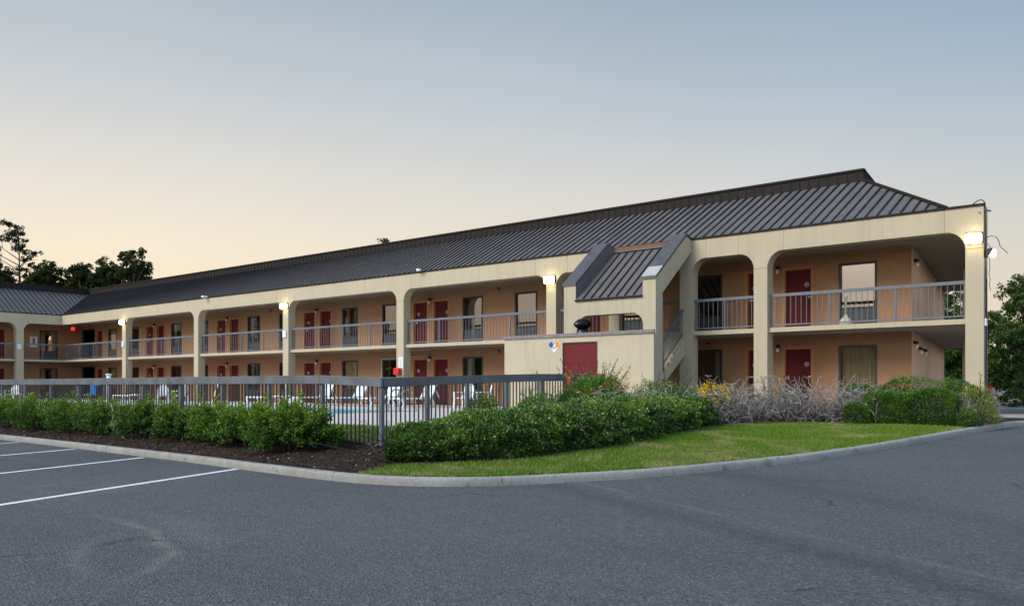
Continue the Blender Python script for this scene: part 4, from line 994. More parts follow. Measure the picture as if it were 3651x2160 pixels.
for i, (x,y,rz_,lb) in enumerate(((-17.7,-2.0,.1,'white plastic garden chair facing the pool, left one of the pair near the pump house'),(-16.8,-1.9,-.75,'white plastic garden chair turned sideways, right one of the pair near the pump house'),
    (-13.86,-12.54,PI+.65,'white rounded chair back close behind the front pool fence, turned away'),(-39.4,-2.6,1.0,'white plastic garden chair far back, left one beside the white leaning pole'),(-37.6,-2.6,-1.2,'white plastic garden chair far back, facing its neighbour'),
    (-50.5,-6.0,.6,'white plastic garden chair at the far left end of the pool'))):
    o = ch if i == 0 else copy_tree(ch); o.location = (x,y,DZ); o.rotation_euler = (0,0,rz_); o.scale = (.84,.84,.55) if i == 2 else (1,1,1); tag(o, lb, 'chair', 'white plastic chairs on the pool deck')
# pool ladder handrails
r = empty('pool_ladder', (-15.9,-6.6,DZ), True); tag(r, 'curved steel pool ladder rails at the corner of the pool', 'pool ladder')
for dx in (0,.55):
    pts = [(-16.6+dx,-6.9,.15),(-16.6+dx,-6.85,.9),(-16.6+dx,-6.78,1.15),(-16.6+dx,-6.62,1.28),(-16.6+dx,-6.42,1.28),(-16.6+dx,-6.25,1.15),(-16.6+dx,-6.15,.9),(-16.6+dx,-6.1,.56)]
    MB().tube(pts,.024,8).build('handrail', M['steel'], r, smooth=True)
MB().box(-16.6,-16.05,-6.92,-6.82,.25,.28).build('step', M['steel'], r)
# pool lift
r = empty('pool_lift', (-38.6,-5.9,DZ), True); tag(r, 'white and blue pool lift post with blue seat, behind the shrubs', 'pool lift')
MB().box(-38.75,-38.45,-6.05,-5.75,DZ,DZ+.1).build('base', M['whitemetal'], r); MB().tube([(-38.6,-5.9,DZ+.1),(-38.6,-5.9,1.98)],.11,12).build('post', M['whitemetal'], r, smooth=True)
MB().lathe([(0,0),(.15,0),(.15,.06),(0,.08)],(-38.6,-5.9,1.98),12).build('cap', M['whitemetal'], r)
MB().bar((-38.6,-5.9,1.6),(-39.6,-6.4,1.45),.09,.1).build('arm', M['cushion'], r); MB().box(-39.95,-39.45,-6.6,-6.15,.95,1.02).box(-39.95,-39.45,-6.2,-6.13,1.02,1.45).build('seat', M['cushion'], r)
o = MB().tube([(-35.2,-2.2,.58),(-34.75,-2.1,1.62)],.035,8).build('pole', M['white']); tag(o, 'white pole leaning beside the far garden chairs', 'pole')
# ash receptacle on the upper walkway
r = empty('ash_receptacle', (-4.0,.62,ST), True); tag(r, 'pale cigarette ash receptacle with slim neck, on the upper walkway by the window', 'ash receptacle')
MB().lathe([(.0,0),(.20,0),(.20,.10),(.17,.17),(.06,.26),(.045,.34)],(-4.0,.62,ST),16).build('base', M['conduit'], r, smooth=True)
MB().lathe([(.045,0),(.042,.45),(.06,.52),(.05,.60),(0,.62)],(-4.0,.62,ST+.34),14).build('neck', M['conduit'], r, smooth=True)

# ------------------------------------------------------------------ foliage tools
def leaves(name, P, D, S, mat, parent=None, asp=.45, tint=None, fold=.25):
    """rhombic leaves: P base points, D outward directions"""
    n = len(P); D = D/np.maximum(1e-6,np.linalg.norm(D,axis=1))[:,None]
    R = rng.normal(size=(n,3)); R -= (R*D).sum(1)[:,None]*D; R /= np.maximum(1e-6,np.linalg.norm(R,axis=1))[:,None]; U = np.cross(D,R)
    s = S[:,None]; V = np.empty((n,4,3)); V[:,0] = P; V[:,1] = P+D*s*.5+R*s*asp*.5+U*s*fold*.3; V[:,2] = P+D*s; V[:,3] = P+D*s*.5-R*s*asp*.5+U*s*fold*.3
    if tint is None: tint = rng.uniform(0,1,n)
    o = fastmesh(name, V.reshape(-1,3), 4, np.repeat(tint,4), mat)
    if parent is not None: o.parent = parent; o.matrix_parent_inverse = Matrix.Translation(-world_loc(parent))
    return o
def fbm(P, seed, f):
    """cheap smooth pseudo-noise in [-1,1]"""
    r_ = np.random.default_rng(seed); out = np.zeros(len(P)); a = 1
    for k in range(5):
        w = r_.normal(size=3); w /= np.linalg.norm(w); w2 = r_.normal(size=3); w2 /= np.linalg.norm(w2)
        out += a*np.sin(P@w*f+r_.uniform(0,6))*np.sin(P@w2*f*1.1+r_.uniform(0,6)); f *= 1.6; a *= .7
    return out/2
def twig_mesh(name, segs, mat, parent=None, n=4):
    mb = MB()
    for pts, rad in segs: mb.tube(pts, rad, n, cap=False)
    o = mb.build(name, mat); 
    if parent is not None: o.parent = parent; o.matrix_parent_inverse = Matrix.Translation(-world_loc(parent))
    return o

# ---- row of shrubs in front of the pool fence
def shrub(x, y, rx, ry, h, n, label, seed, group='green shrubs along the pool fence'):
    r_ = np.random.default_rng(seed); z0 = g1(x,y); root = empty('shrub', (x,y,z0), True); tag(root, label, 'shrub', group)
    segs = []
    stems = []
    for k in range(7):
        a = r_.uniform(0,2*PI); b = Vector((x+.12*math.cos(a),y+.10*math.sin(a),z0-.05)); e = Vector((x+rx*.6*math.cos(a+r_.normal()*.4)*r_.uniform(.3,1),y+ry*.5*math.sin(a)*r_.uniform(.3,1),z0+h*r_.uniform(.5,.8)))
        m1 = b.lerp(e,.5)+Vector(r_.normal(size=3))*.06; segs.append(([b,m1,e],[.028,.018,.008]))
    ns = int(230*rx*h/.8); P=[];D=[];T=[]
    for k in range(ns):
        # shoot: starts inside, ends on an uneven outer surface
        a = r_.uniform(0,2*PI); el = math.asin(r_.uniform(-.62,1)); u = np.array([math.cos(el)*math.cos(a),math.cos(el)*math.sin(a),math.sin(el)])
        lump = 1+.24*math.sin(3*a+seed*1.7)+.14*math.sin(5*a+2*el*3+seed*2.3)+r_.normal()*.075
        end = np.array([x+u[0]*rx*lump, y+u[1]*ry*lump, z0+h*.44+u[2]*h*.54*lump]); end[2] = max(end[2], z0+.07)
        if u[2] > .45 and r_.uniform() < .10: end[2] += r_.uniform(.06,.20)
        st_ = np.array([x,y,z0+h*.42])+(end-np.array([x,y,z0+h*.42]))*r_.uniform(.30,.6)
        m_ = int(n*1.5)//ns; t = r_.uniform(0,1,m_)**.75
        pp = st_+(end-st_)*t[:,None]+r_.normal(size=(m_,3))*(.055*(1-.55*t))[:,None]; dd = (end-st_)[None,:]*.8+r_.normal(size=(m_,3))*.28+np.array([0,0,.12])
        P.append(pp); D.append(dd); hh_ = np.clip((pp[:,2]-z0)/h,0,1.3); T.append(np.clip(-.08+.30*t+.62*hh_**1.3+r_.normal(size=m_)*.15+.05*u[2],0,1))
        if k % 5 == 0: segs.append(([Vector((x,y,z0+h*.25)),Vector(st_),Vector(end)],[.010,.007,.003]))
    P = np.concatenate(P); P[:,2] = np.maximum(P[:,2], z0+.04)
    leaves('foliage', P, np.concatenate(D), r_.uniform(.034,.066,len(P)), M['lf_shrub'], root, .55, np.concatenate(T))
    twig_mesh('branches', segs, M['shrubwood'], root); return root
SH = [(-7.55,-17.30,.92,.62,.84,15000,'wide dark green shrub at the right end of the fence row, by the bare mulch'),(-9.0,-17.15,.80,.52,.74,10500,'green shrub second from the right end of the fence row'),
      (-10.4,-17.05,.80,.50,.76,9500,'green shrub with bare stems showing below, third from the right end of the row'),(-11.95,-16.98,.88,.48,.76,9000,'yellow-tipped shrub fourth from the right end of the fence row'),
      (-13.6,-16.95,.86,.48,.80,8500,'green shrub right of the gap with the crooked stem'),(-15.75,-16.9,.98,.48,.82,8000,'green shrub left of the gap with the crooked stem'),
      (-17.7,-16.9,1.0,.48,.84,7000,'green shrub in the left half of the fence row, third from the frame edge'),(-19.7,-16.9,1.05,.48,.88,6500,'green shrub second from the left frame edge'),(-21.9,-16.9,1.1,.48,.90,6000,'green shrub cut by the left frame edge'),]
for i, (x,y,rx,ry,h,n,lb) in enumerate(SH):
    sr = shrub(x,y,rx,ry,h,n,lb,30+i)
    if i == 4: twig_mesh('crooked_stem', [([Vector((-14.05,-17.2,.18)),Vector((-14.25,-17.22,.34)),Vector((-14.55,-17.25,.52)),Vector((-14.52,-17.22,.74)),Vector((-14.70,-17.2,.98))],[.026,.024,.02,.017,.012]),([Vector((-14.54,-17.23,.66)),Vector((-14.3,-17.2,.80)),Vector((-14.2,-17.2,.95))],[.012,.009,.005])], M['deadtwig'], sr, 6)
# low seedlings left in the bed
# ---- clipped hedge
def hedge(name, line, w, h0, h1, n, mat, label, seed, s0=.022, s1=.042, bumpy=.12, cat='hedge', taper=True, limefrac=0, group=None, twigs=0):
    r_ = np.random.default_rng(seed); pts = catmull(line,.15); A = np.array([(q.x,q.y) for q in pts]); seg = np.linalg.norm(np.diff(A,axis=0),axis=1); cum = np.r_[0,np.cumsum(seg)]; Lt = cum[-1]
    mid = A[len(A)//2]; root = empty(name, (float(mid[0]),float(mid[1]),g1(*mid)), True); tag(root, label, cat, group)
    s = r_.uniform(-.02*Lt,1.02*Lt,n); sc = np.clip(s,0,Lt); cx = np.interp(sc,cum,A[:,0]); cy = np.interp(sc,cum,A[:,1])
    d = np.c_[np.interp(np.clip(sc+.1,0,Lt),cum,A[:,0])-np.interp(np.clip(sc-.1,0,Lt),cum,A[:,0]), np.interp(np.clip(sc+.1,0,Lt),cum,A[:,1])-np.interp(np.clip(sc-.1,0,Lt),cum,A[:,1])]; d /= np.linalg.norm(d,axis=1)[:,None]
    nx, ny = d[:,1], -d[:,0]                      # right-hand side of travel = front
    # superellipse cross-section
    sd = r_.uniform(0,1,n); t_ = r_.uniform(0,1,n); ex = np.where(sd < .36, 1., np.where(sd < .80, 1-2*t_, -1.)); ez = np.where((sd < .36) | (sd >= .80), t_, 1.)
    kk = (np.abs(ex)**3.4+np.abs(ez)**3.4)**(-1/3.4); ex = ex*kk; ez = ez*kk
    end = np.clip(np.minimum(s,Lt-s)/(w*.62)+.16,.05,1); endf = np.sqrt(1-(1-end)**2)
    rr = 1-np.abs(r_.normal(size=n))*.10
    W = w*.5*endf; H = (h0+(h1-h0)*sc/Lt)*(1+.06*np.sin(sc*2.1+seed)+.05*np.sin(sc*4.7+1))
    q = np.c_[cx,cy,ez]; lump = 1+bumpy*fbm(np.c_[cx,cy,ez*1.2+ex*.6],seed,2.6)+bumpy*.6*fbm(np.c_[cx*1.7,cy*1.7,ez*2+ex],seed+5,7)
    off = ex*W*rr*lump; hz_ = H*(.02+.98*ez*endf**.5*(1-(1-rr)*.6)*(1+(lump-1)*.7))*(1-.07*ex)
    X = cx+nx*off; Y = cy+ny*off; zg = gz(X,Y)*.35+gz(cx,cy)*.65; Z = zg+np.maximum(hz_,.02)
    out = np.c_[nx*ex*.9,ny*ex*.9,np.maximum(ez,-.1)*.9]+np.c_[d*((s > Lt/2)*2-1)[:,None]*(1-end)[:,None],np.zeros(n)]
    D = out+r_.normal(size=(n,3))*.75+np.array([0,0,.15]); P = np.c_[X,Y,Z]
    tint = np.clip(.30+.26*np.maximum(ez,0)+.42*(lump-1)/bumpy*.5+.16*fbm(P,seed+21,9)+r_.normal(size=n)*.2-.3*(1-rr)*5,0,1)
    keep = fbm(P,seed+9,4.5)+r_.uniform(-.5,.9,n) > -.35
    P, D, tint = P[keep], D[keep], tint[keep]
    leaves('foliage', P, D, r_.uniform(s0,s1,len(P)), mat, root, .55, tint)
    # dark twiggy core so that nothing shows through as paper
    segs = []
    for k in range(int(Lt*14)):
        t = r_.uniform(0,Lt); i = min(len(A)-1,np.searchsorted(cum,t)); bx_ = A[i]+r_.normal(size=2)*w*.12; z_ = g1(*bx_)
        e = np.array([bx_[0]+r_.normal()*w*.25,bx_[1]+r_.normal()*w*.25,z_+(h0+(h1-h0)*t/Lt)*r_.uniform(.55,.9)]); segs.append(([Vector((bx_[0],bx_[1],z_-.05)),Vector(((bx_[0]+e[0])/2+r_.normal()*.06,(bx_[1]+e[1])/2+r_.normal()*.06,(z_+e[2])/2)),Vector(e)],[.016,.011,.005]))
    twig_mesh('branches', segs, M['shrubwood'], root)
    if twigs: dead_twigs(root, line, w, h0, h1, twigs, seed+40, .9)
    return root
def dead_twigs(root, line, w, h0, h1, n, seed, base=0.0, name='dead_sprays', thick=.007, reach=.45, mat='deadtwig'):
    r_ = np.random.default_rng(seed); pts = catmull(line,.15); A = np.array([(q.x,q.y) for q in pts]); segs = []
    for k in range(n):
        i = r_.integers(0,len(A)); f = i/len(A); x, y = A[i]+r_.normal(size=2)*w*.22; z = g1(x,y); H = h0+(h1-h0)*f
        p = np.array([x,y,z+H*(base*r_.uniform(.75,1.0) if base else r_.uniform(0,.6))]); v = r_.normal(size=3); v[2] = abs(v[2])*.9+(.1 if base else .45); v /= np.linalg.norm(v)
        ln = r_.uniform(.15,reach); m_ = 5; q = [Vector(p)]; rad = []
        t0 = thick*r_.uniform(.5,1.3)
        for j in range(m_):
            v = v+r_.normal(size=3)*.38; v /= np.linalg.norm(v); p = p+v*ln/m_; p[2] = min(p[2], z+H*1.12+.04*r_.normal()); q.append(Vector(p))
            if j in (1,2,3) and r_.uniform() < .6:
                v2 = v+r_.normal(size=3)*.8; v2 /= np.linalg.norm(v2); e = p+v2*ln*r_.uniform(.2,.5); e[2] = min(e[2],z+H*1.15); segs.append(([Vector(p),Vector((p+e)/2+r_.normal(size=3)*.015),Vector(e)],[t0*.5,t0*.38,t0*.2]))
        segs.append((q,[t0*(1-.75*j/m_) for j in range(m_+1)]))
    return twig_mesh(name, segs, M[mat], root, 4)
BOXL = [(-4.72,-17.42),(-4.2,-16.95),(-3.78,-16.3),(-3.52,-15.4),(-3.48,-14.1),(-3.60,-12.5),(-3.92,-9.6),(-4.02,-9.05)]
hb = hedge('boxwood_hedge', BOXL, 1.75, .58, .60, 125000, M['lf_box'], 'long clipped dark glossy hedge curving along the lawn, grey twigs on top', 3, .034, .060, .24, twigs=130)
dead_twigs(hb, [(-3.9,-12.5),(-4.1,-9.9)], 1.1, .80, .78, 60, 77, .95, 'dead_sprays', .010, .5)
# small shrubs behind the hedge, against the fence
def bush(name, x, y, rx, ry, h, n, mat, label, seed, s0=.03, s1=.05, up=.5, cat='shrub', wisps=0, group=None):
    r_ = np.random.default_rng(seed); z0 = g1(x,y); root = empty(name,(x,y,z0),True); tag(root,label,cat,group)
    v = r_.normal(size=(n,3)); v /= np.linalg.norm(v,axis=1)[:,None]; v[:,2] = np.abs(v[:,2])*.95-.12
    lump = 1+.2*fbm(v*1.3,seed,2.2)+.10*fbm(v*3,seed+1,4); rr = 1-np.abs(r_.normal(size=n))*.22
    P = np.c_[x+v[:,0]*rx*lump*rr,y+v[:,1]*ry*lump*rr,z0+h*.06+np.maximum(0,.1+v[:,2])*h*.93*lump*rr]; keep = fbm(P,seed+3,5)+r_.uniform(-.6,.8,n) > -.4; P = P[keep]; vv = v[keep]
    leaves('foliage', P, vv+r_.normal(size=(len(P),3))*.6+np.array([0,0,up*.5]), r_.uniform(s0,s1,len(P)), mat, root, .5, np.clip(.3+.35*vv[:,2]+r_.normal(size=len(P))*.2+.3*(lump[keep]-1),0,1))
    segs = []; WP=[];WD=[]
    for k in range(14+wisps):
        a = r_.uniform(0,2*PI); rad = r_.uniform(.2,.95); e = Vector((x+rx*rad*math.cos(a),y+ry*rad*math.sin(a),z0+h*r_.uniform(.6,.95)))
        if k >= 14: e.z = z0+h*r_.uniform(.98,1.28); 
        b = Vector((x+r_.normal()*.08,y+r_.normal()*.08,z0-.04)); m1 = b.lerp(e,.55)+Vector(r_.normal(size=3))*.05; segs.append(([b,m1,e],[.014,.009,.004]))
        if k >= 14:
            for t in np.linspace(.62,1,16): WP.append(np.array(m1.lerp(e,(t-.55)/.45))); WD.append(r_.normal(size=3)+np.array([0,0,.4]))
    if WP: leaves('sprays', np.array(WP)+r_.normal(size=(len(WP),3))*.012, np.array(WD), r_.uniform(s0,s1,len(WP)), mat, root, .5)
    twig_mesh('branches', segs, M['shrubwood'], root); return root
bush('shrub', -5.35,-14.55,.42,.38,.80,5200,M['lf_shrub'],'small twiggy shrub behind the hedge, in front of the two white chairs',51,.025,.045,.6,wisps=8)
bush('shrub', -5.6,-12.6,.75,.40,.66,7000,M['lf_lant'],'low wispy shrub at the foot of the fence, left of the orange flowers',52,.03,.055,.7,wisps=18)
bl = bush('lantana_bush', -5.95,-10.0,1.05,.8,1.14,30000,M['lf_lant'],'tall lantana bush dotted with orange flowers, at the fence end',53,.035,.06,.6,cat='flowering shrub',wisps=26)
def flowers(root, x, y, rx, ry, z0, h, n, mat, seed, size=.022, top=.25):
    r_ = np.random.default_rng(seed); P=[];D=[]
    for k in range(n):
        a = r_.uniform(0,2*PI); u = np.array([math.cos(a)*rx*r_.uniform(.3,1.05), math.sin(a)*ry*r_.uniform(.3,1.05)-.05, 0]); c = np.array([x,y,z0])+u; c[2] += h*(top+(1-top)*math.sqrt(max(0,1-(np.hypot(u[0]/rx,u[1]/ry)/1.12)**2)))*r_.uniform(.75,1.12)
        for j in range(11): P.append(c+r_.normal(size=3)*.018); D.append(r_.normal(size=3)+np.array([0,-.3,.5]))
    leaves('flowers', np.array(P), np.array(D), r_.uniform(size*.8,size*1.4,len(P)), mat, root, .8)
flowers(bl,-5.95,-10.05,1.1,.85,g1(-6.0,-9.9),1.22,95,M['petal_o'],54,.024)
bush('shrub', -5.75,-7.4,1.1,.8,1.05,20000,M['lf_box'],'dark rounded shrub right of the orange flowers, below the pump house corner',55,.03,.05,.3,wisps=10)
bush('shrub', -4.35,-7.7,.85,.75,.92,17000,M['lf_hedge'],'round mid-green shrub left of the yellow flowers, below the stairs',56,.025,.042,.2)
by = bush('flowering_shrub', -3.68,-8.55,.34,.4,.80,2600,M['lf_hedge'],'small shrub of bright yellow blossom between round shrub and dead hedge',57,.025,.04,.5,cat='flowering shrub',wisps=4)
flowers(by,-3.62,-8.65,.40,.42,g1(-3.62,-8.5),.94,85,M['petal_y'],58,.030,.25)
# dead hedge
DL = [(-3.55,-8.6),(-3.25,-7.0),(-2.4,-5.75),(-1.3,-5.1)]
root = empty('dead_hedge',(-2.9,-6.6,g1(-2.9,-6.6)),True); tag(root,'leafless grey dead hedge of bare twigs between the lawn and the red doors','hedge')
dead_twigs(root, DL, 1.5, .84, .90, 880, 60, 0, 'twigs', .0135, .6); dead_twigs(root, DL, 1.4, .55, .55, 1100, 61, 0, 'fine_twigs', .009, .5, 'deaddark'); dead_twigs(root, DL, 1.2, .95, .98, 110, 62, .8, 'branches', .019, .8)
bush('shrub', -3.4,-5.2,.55,.4,.92,2600,M['lf_hedge'],'green sprigs growing up behind the dead hedge, by the second column',63,.03,.05,.6,wisps=6)
bush('shrub', -1.05,-3.9,.40,.36,1.16,3400,M['lf_hedge'],'small dark rounded shrub standing above the hedges, below the peach end wall',64,.03,.045,.3)
# green hedge at the right and the patchy one behind it
hedge('green_hedge', [(-1.35,-5.5),(-.4,-5.05),(.55,-5.0)], .85, .74, .90, 38000, M['lf_hedge'], 'clipped mid-green hedge block above the right end of the lawn', 65, .026, .045, .12)
hedge('green_hedge', [(-1.62,-6.0),(-1.1,-5.75)], .55, .50, .52, 5200, M['lf_hedge'], 'low outlying tuft at the left foot of the right-hand green hedge', 66, .026, .045, .12)
PL = [(-2.3,-4.5),(-1.0,-4.05),(.1,-3.9),(.85,-3.95)]
root = hedge('patchy_hedge', PL, .95, .96, 1.0, 14000, M['lf_hedge'], 'patchy taller hedge with bare grey twigs, behind the right-hand green hedge', 67, .028, .05, .15)
dead_twigs(root, PL, .95, .98, 1.03, 900, 68, 0, 'dead_sprays', .0075, .5); dead_twigs(root, [(.55,-4.75),(.92,-4.25),(1.0,-3.8)], .5, .72, .8, 230, 69, 0, 'dead_sprays', .009, .4)
bush('shrub', .78,-4.30,.50,.55,.98,5200,M['lf_lime'],'yellow-green shrub at the far right end of the planting, beside the kerb',71,.03,.05,.4,wisps=2)
bush('shrub', .78,-5.0,.30,.40,.46,2600,M['lf_hedge'],'low green sprigs at the right foot of the patchy hedge, by the kerb',72,.03,.05,.4)
bush('shrub', -1.75,12.6,.45,.5,.85,2400,M['lf_tree2'],'round green shrub at the right frame edge behind the concrete walk',70,.05,.09,.2)

# ------------------------------------------------------------------ trees
def tree(name, x, y, z0, h, trunk_r, crown, n, mat, label, seed, s0, s1, cat='tree', group=None, lean=0, limbs=9, crown_base=.35):
    """crown: list of (dx,dy,z,rx,ry,rz) lobes"""
    r_ = np.random.default_rng(seed); root = empty(name,(x,y,z0),True); tag(root,label,cat,group)
    mb = MB(); tip = Vector((x+lean,y,z0+h*.86)); pts = [Vector((x,y,z0-.2)),Vector((x+r_.normal()*.15+lean*.3,y,z0+h*.33)),Vector((x+r_.normal()*.2+lean*.7,y,z0+h*.6)),tip]; mb.tube(pts,[trunk_r,trunk_r*.8,trunk_r*.5,trunk_r*.15],8)
    for (dx,dy,z,rx,ry,rz_) in crown:
        c = Vector((x+dx,y+dy,z0+z)); zb = z-.35 if name == 'pine_tree' else max(h*.15,min(z-rz_*.4,h*.75)); t = zb/(h*.86); b = Vector((x+lean*t,y,z0+zb*.92)); m1 = b.lerp(c,.5)+Vector((0,0,-(.0 if name == 'pine_tree' else .06)*h*r_.uniform(0,1))); kt = .5 if name == 'pine_tree' else 1; mb.tube([b,m1,c],[trunk_r*.42*kt,trunk_r*.28*kt,trunk_r*.10*kt],6)
        for k in range(4):
            e = c+Vector((r_.normal()*rx*.6,r_.normal()*ry*.6,r_.normal()*rz_*.5)); mb.tube([m1.lerp(c,.5),(c+e)/2+Vector(r_.normal(size=3))*.1,e],[trunk_r*.12,trunk_r*.08,trunk_r*.04],5)
    t_ = mb.build('trunk', M['bark']); t_.parent = root; t_.matrix_parent_inverse = Matrix.Translation(-root.location)
    vol = np.array([c[3]*c[4]*c[5] for c in crown])**.75; cnt = (n*vol/vol.sum()).astype(int); P=[];D=[];T=[]
    for (dx,dy,z,rx,ry,rz_), m_ in zip(crown,cnt):
        # clumps inside each lobe
        nc = max(6,int(10+m_/170)); cv = r_.normal(size=(nc,3)); cv /= np.linalg.norm(cv,axis=1)[:,None]; cr = r_.uniform(.45,1.02,nc)[:,None]; cc_ = np.array([x+dx,y+dy,z0+z])+cv*cr*np.array([rx,ry,rz_])
        k = r_.integers(0,nc,m_); sd = np.array([rx,ry,rz_]).mean()*r_.uniform(.16,.30,nc)
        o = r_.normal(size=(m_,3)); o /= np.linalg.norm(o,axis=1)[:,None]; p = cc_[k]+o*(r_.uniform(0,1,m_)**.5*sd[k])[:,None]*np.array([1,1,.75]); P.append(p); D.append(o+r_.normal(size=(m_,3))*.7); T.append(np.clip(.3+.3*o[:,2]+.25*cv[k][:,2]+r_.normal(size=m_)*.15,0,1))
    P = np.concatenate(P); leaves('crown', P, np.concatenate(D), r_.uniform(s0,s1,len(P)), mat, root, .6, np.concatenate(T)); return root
def lobes(r_, n, w, z0, z1, r0, r1, flat=.8):
    out = []
    for k in range(n):
        t = k/(n-1) if n > 1 else .5; z = z0+(z1-z0)*t; ww = w*math.sqrt(max(.05,1-((t-.35)/.72)**2)); a = r_.uniform(0,2*PI); q = r_.uniform(r0,r1)*(1.1-.45*t); out.append((math.cos(a)*ww*r_.uniform(.2,.75),math.sin(a)*ww*r_.uniform(.2,.75),z,q,q,q*flat))
    return out
CAM = Vector((6.065,-27.109,1.35)); YAW = 0.7047
FW = Vector((-math.sin(YAW),math.cos(YAW),0)); RT = Vector((math.cos(YAW),math.sin(YAW),0))
def spot(t, s): q = CAM+FW*t+RT*s; return q.x, q.y     # plan position: distance ahead, distance to the right
TG = 'trees rising behind the left wing'
r_ = np.random.default_rng(5)
# tall pine, sparse tiers
x, y = spot(86,-47.3); tiers = []
for k in range(34):
    z = 16.5-9.2*(k/33)**.9; sd_ = 1 if k % 2 else -1; reach = (.35+1.75*min(1,(16.9-z)/4))*r_.uniform(.45,1.05); q = r_.uniform(.55,1.0)
    tiers.append((sd_*reach*RT.x-(.6*RT.x),sd_*reach*RT.y-(.6*RT.y)+r_.normal()*.5,z+.25*abs(reach)*.2,q*1.15,q,.24))
tree('pine_tree', x, y, .5, 16.6, .26, tiers, 11000, M['lf_pine'], 'tall sparse pine with tiered branches at the left edge', 81, .12, .22, group=TG, crown_base=.5)
specs = [(88,-50.2,13.4,3.0,'dense dark broadleaf tree left of and behind the tall pine'),(90,-47.2,12.6,2.4,'dark broadleaf tree filling in behind the foot of the pine'),(86,-44.6,12.9,2.2,'rounded tree just right of the tall pine'),(88,-43.2,13.1,2.2,'thin-topped tree, second right of the pine'),
         (86,-40.9,12.8,2.2,'bushy tree, third right of the pine'),(90,-40.9,13.6,1.9,'pointed tree in the middle of the left tree line'),(85,-37.9,12.6,1.9,'lower tree left of the tall round-crowned tree'),(88,-37.3,14.7,2.6,'tall round-crowned tree near the right end of the left tree line'),(90,-37.3,13.5,1.8,'tree dipping behind the roof ridge, last of the left tree line')]
for i, (t,s,h,w,lb) in enumerate(specs):
    x, y = spot(t,s); tree('broadleaf_tree', x, y, .5, h, .24, lobes(np.random.default_rng(90+i),22,w*1.2,h*.50,h*.95,.9,1.6), 26000, M['lf_tree'], lb, 90+i, .12, .26, group=TG)
x, y = spot(75,-10.5); tree('broadleaf_tree', x, y, .5, 13.6, .22, lobes(np.random.default_rng(99),8,1.7,9.4,13.0,.7,1.1), 3600, M['lf_tree'], 'tree top just peeping over the roof ridge at mid picture', 99, .14, .26)
TR = 'trees behind the right end of the motel'
specs = [(47,26.7,7.0,2.3,'leafy green tree at the right frame edge, tallest of the right-hand trees'),(52,30.6,8.0,2.6,'tree beyond the frame edge tree, filling its right side'),(50,25.0,4.3,1.6,'lower dark tree beside the end column, under the flood light'),(60,28.9,10.0,2.6,'dark tree seen through the gaps at the building end'),(64,34.8,6.5,3.2,'dark tree farther right behind the parked cars')]
for i, (t,s,h,w,lb) in enumerate(specs):
    x, y = spot(t,s); tree('broadleaf_tree', x, y, .5, h, .2, lobes(np.random.default_rng(120+i),16,w,h*.14,h*.92,.8,1.4), 17000, M['lf_tree2'], lb, 120+i, .09, .20, group=TR)

# distant woods behind the camera, unseen, added to darken the lower panes
mb = MB(); prev = None; r_ = np.random.default_rng(8)
for k in range(181):
    a = PI*.93+(PI*1.2)*k/180; R1 = 105; hh = 9.6+1.1*math.sin(k*.9)+.9*math.sin(k*2.3+1)+r_.normal()*.5; x, y = -8+R1*math.cos(a), -22+R1*math.sin(a)
    if prev: mb.quad(prev[0],(x,y,-.2),(x,y,hh),prev[1])
    prev = ((x,y,-.2),(x,y,hh))
tag(mb.build('woods', M['lf_tree']), 'distant wood behind the camera, unseen, added to darken the lower window reflections', 'woods', kind='stuff')

# ------------------------------------------------------------------ parked cars beyond the right edge
def car(x, y, rz_, paintm, label):
    r = empty('parked_car', (x,y,.5)); r.rotation_euler = (0,0,rz_); tag(r,label,'car','cars parked behind the motel')
    prof = [(-2.2,.45),(-2.22,.75),(-2.1,.92),(-1.35,1.0),(-.75,1.42),(.55,1.46),(1.25,1.08),(2.05,.95),(2.25,.75),(2.22,.40),(1.7,.28),(-1.7,.28)]
    mb = MB(); mb.prism(prof[::-1], lambda q,k: (q[0],(-.86 if k == 0 else .86)*(1 if q[1] < 1.05 else .86),q[1])); mb.build('body', paintm, r, fixn=True, bevel=.05)
    for s in (-1,1):
        MB().add([(-1.25,s*.868,1.02),(1.1,s*.868,1.06),(.5,s*.757,1.40),(-.72,s*.757,1.37)],[(0,1,2,3)]).build('side_window', M['carglass'], r)
        for wx in (-1.4,1.4):
            w = MB().tube([(wx,s*.70,.33),(wx,s*.89,.33)],.33,18).build('wheel', M['tyre'], r); MB().tube([(wx,s*.89,.33),(wx,s*.90,.33)],.2,14).build('rim', M['steel'], w)
        MB().box(-2.24,-2.19,s*.6-.15,s*.6+.15,.72,.86).build('tail_light', M['signred'], r); MB().box(2.20,2.255,s*.6-.16,s*.6+.16,.62,.74).build('headlight', M['clear'], r)
    MB().add([(1.27,-.74,1.10),(1.27,.74,1.10),(.60,.66,1.455),(.60,-.66,1.455)],[(0,1,2,3)]).build('windscreen', M['carglass'], r)
x, y = spot(50,29.3); car(x,y,.4,M['carwhite'],'white car parked at the right frame edge behind the round shrub')
x, y = spot(58,32.2); car(x,y,.4,M['carred'],'red car parked beyond the white one at the right edge')

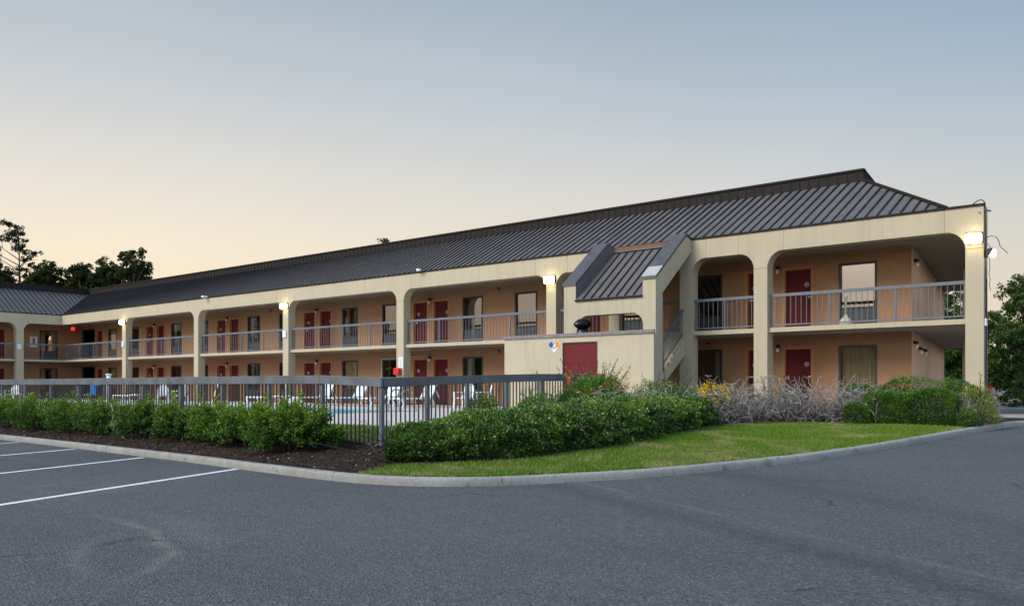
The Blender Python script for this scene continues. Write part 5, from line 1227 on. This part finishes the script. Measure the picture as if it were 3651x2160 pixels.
# ------------------------------------------------------------------ sky, soft fill lamp, camera
W = bpy.data.worlds.new('World'); scene.world = W; W.use_nodes = True; nt = W.node_tree; nt.nodes.clear()
out = N(nt,'ShaderNodeOutputWorld'); bg = N(nt,'ShaderNodeBackground'); bg.inputs['Strength'].default_value = 1.0
tc = N(nt,'ShaderNodeTexCoord'); sp = N(nt,'ShaderNodeSeparateXYZ'); L(nt, tc.outputs['Generated'], sp.inputs[0])
z = math_(nt,'MAXIMUM', sp.outputs[2], 0.0)
hl = math_(nt,'SQRT', math_(nt,'ADD', math_(nt,'MULTIPLY',sp.outputs[0],sp.outputs[0]), math_(nt,'MULTIPLY',sp.outputs[1],sp.outputs[1])))
w = math_(nt,'DIVIDE', math_(nt,'ADD', math_(nt,'MULTIPLY',sp.outputs[0],-.97), math_(nt,'MULTIPLY',sp.outputs[1],.24)), math_(nt,'MAXIMUM',hl,.001))   # 1 towards the afterglow
def s2l(c): return tuple(((q/255+.055)/1.055)**2.4 if q > 10 else q/255/12.92 for q in c)
warm = ramp(nt, z, [(0,s2l((255,226,176))),(.07,s2l((254,234,198))),(.15,s2l((248,235,212))),(.22,s2l((229,225,217))),(.30,s2l((204,210,215))),(.40,s2l((176,190,202))),(.7,s2l((130,156,184))),(1,s2l((108,140,174)))])
cool = ramp(nt, z, [(0,s2l((246,212,176))),(.07,s2l((234,216,196))),(.14,s2l((214,212,206))),(.21,s2l((190,201,210))),(.30,s2l((156,181,203))),(.40,s2l((124,158,192))),(.7,s2l((95,135,175))),(1,s2l((86,125,167)))])
wf = N(nt,'ShaderNodeMapRange'); wf.inputs[1].default_value = .22; wf.inputs[2].default_value = .97; L(nt, w, wf.inputs[0])
sky = mix(nt, wf.outputs[0], cool, warm)
# sky opposite the afterglow, behind the camera, brightened as added fill for the facade
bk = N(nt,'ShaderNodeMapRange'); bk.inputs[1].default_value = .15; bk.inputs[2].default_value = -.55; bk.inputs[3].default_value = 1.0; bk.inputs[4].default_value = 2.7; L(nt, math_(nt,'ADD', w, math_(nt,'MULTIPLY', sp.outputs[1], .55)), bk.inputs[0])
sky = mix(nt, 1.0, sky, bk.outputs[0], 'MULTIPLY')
ns = N(nt,'ShaderNodeTexSky', sky_type='NISHITA'); ns.sun_disc = False; ns.sun_elevation = math.radians(3); ns.sun_rotation = math.radians(-76); ns.air_density = 1.2
nsx = N(nt,'ShaderNodeMix', data_type='RGBA', blend_type='MULTIPLY'); nsx.inputs[0].default_value = 1; L(nt, ns.outputs[0], nsx.inputs[6]); nsx.inputs[7].default_value = (.08,.08,.08,1)
hz = noise(nt, tc.outputs['Generated'], 2.2, 3, .5)
sky = mix(nt, 1.0, sky, ramp(nt, hz, [(.3,.965),(.7,1.02)]), 'MULTIPLY')        # faint uneven haze
sky = mix(nt, .025, sky, nsx.outputs[2])
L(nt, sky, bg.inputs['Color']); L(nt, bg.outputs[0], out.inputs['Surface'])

sl = bpy.data.lights.new('sun','SUN'); sl.energy = 3.5; sl.angle = math.radians(36); sl.color = (1,.96,.90)  # added fill standing in for bright sky behind the camera, not the setting sun
so = bpy.data.objects.new('sun', sl); COL.objects.link(so); so.rotation_euler = Vector((.30,.80,-.62)).to_track_quat('-Z','Y').to_euler()

cam = bpy.data.cameras.new('camera'); co = bpy.data.objects.new('camera', cam); COL.objects.link(co)
co.location = CAM; co.rotation_euler = (math.radians(90),0,YAW)
cam.sensor_fit = 'HORIZONTAL'; cam.sensor_width = 36; cam.lens = 36*2194.67/2508.2; cam.shift_x = 0; cam.shift_y = (949.1-742)/2508.2
cam.clip_start = .05; cam.clip_end = 3000
scene.camera = co
scene.view_settings.view_transform = 'Standard'; scene.view_settings.look = 'None'; scene.view_settings.exposure = 0; scene.view_settings.gamma = 1
scene.cycles.max_bounces = 8; scene.cycles.transparent_max_bounces = 16
for o in bpy.data.objects:
    if '_static' in o: del o['_static']
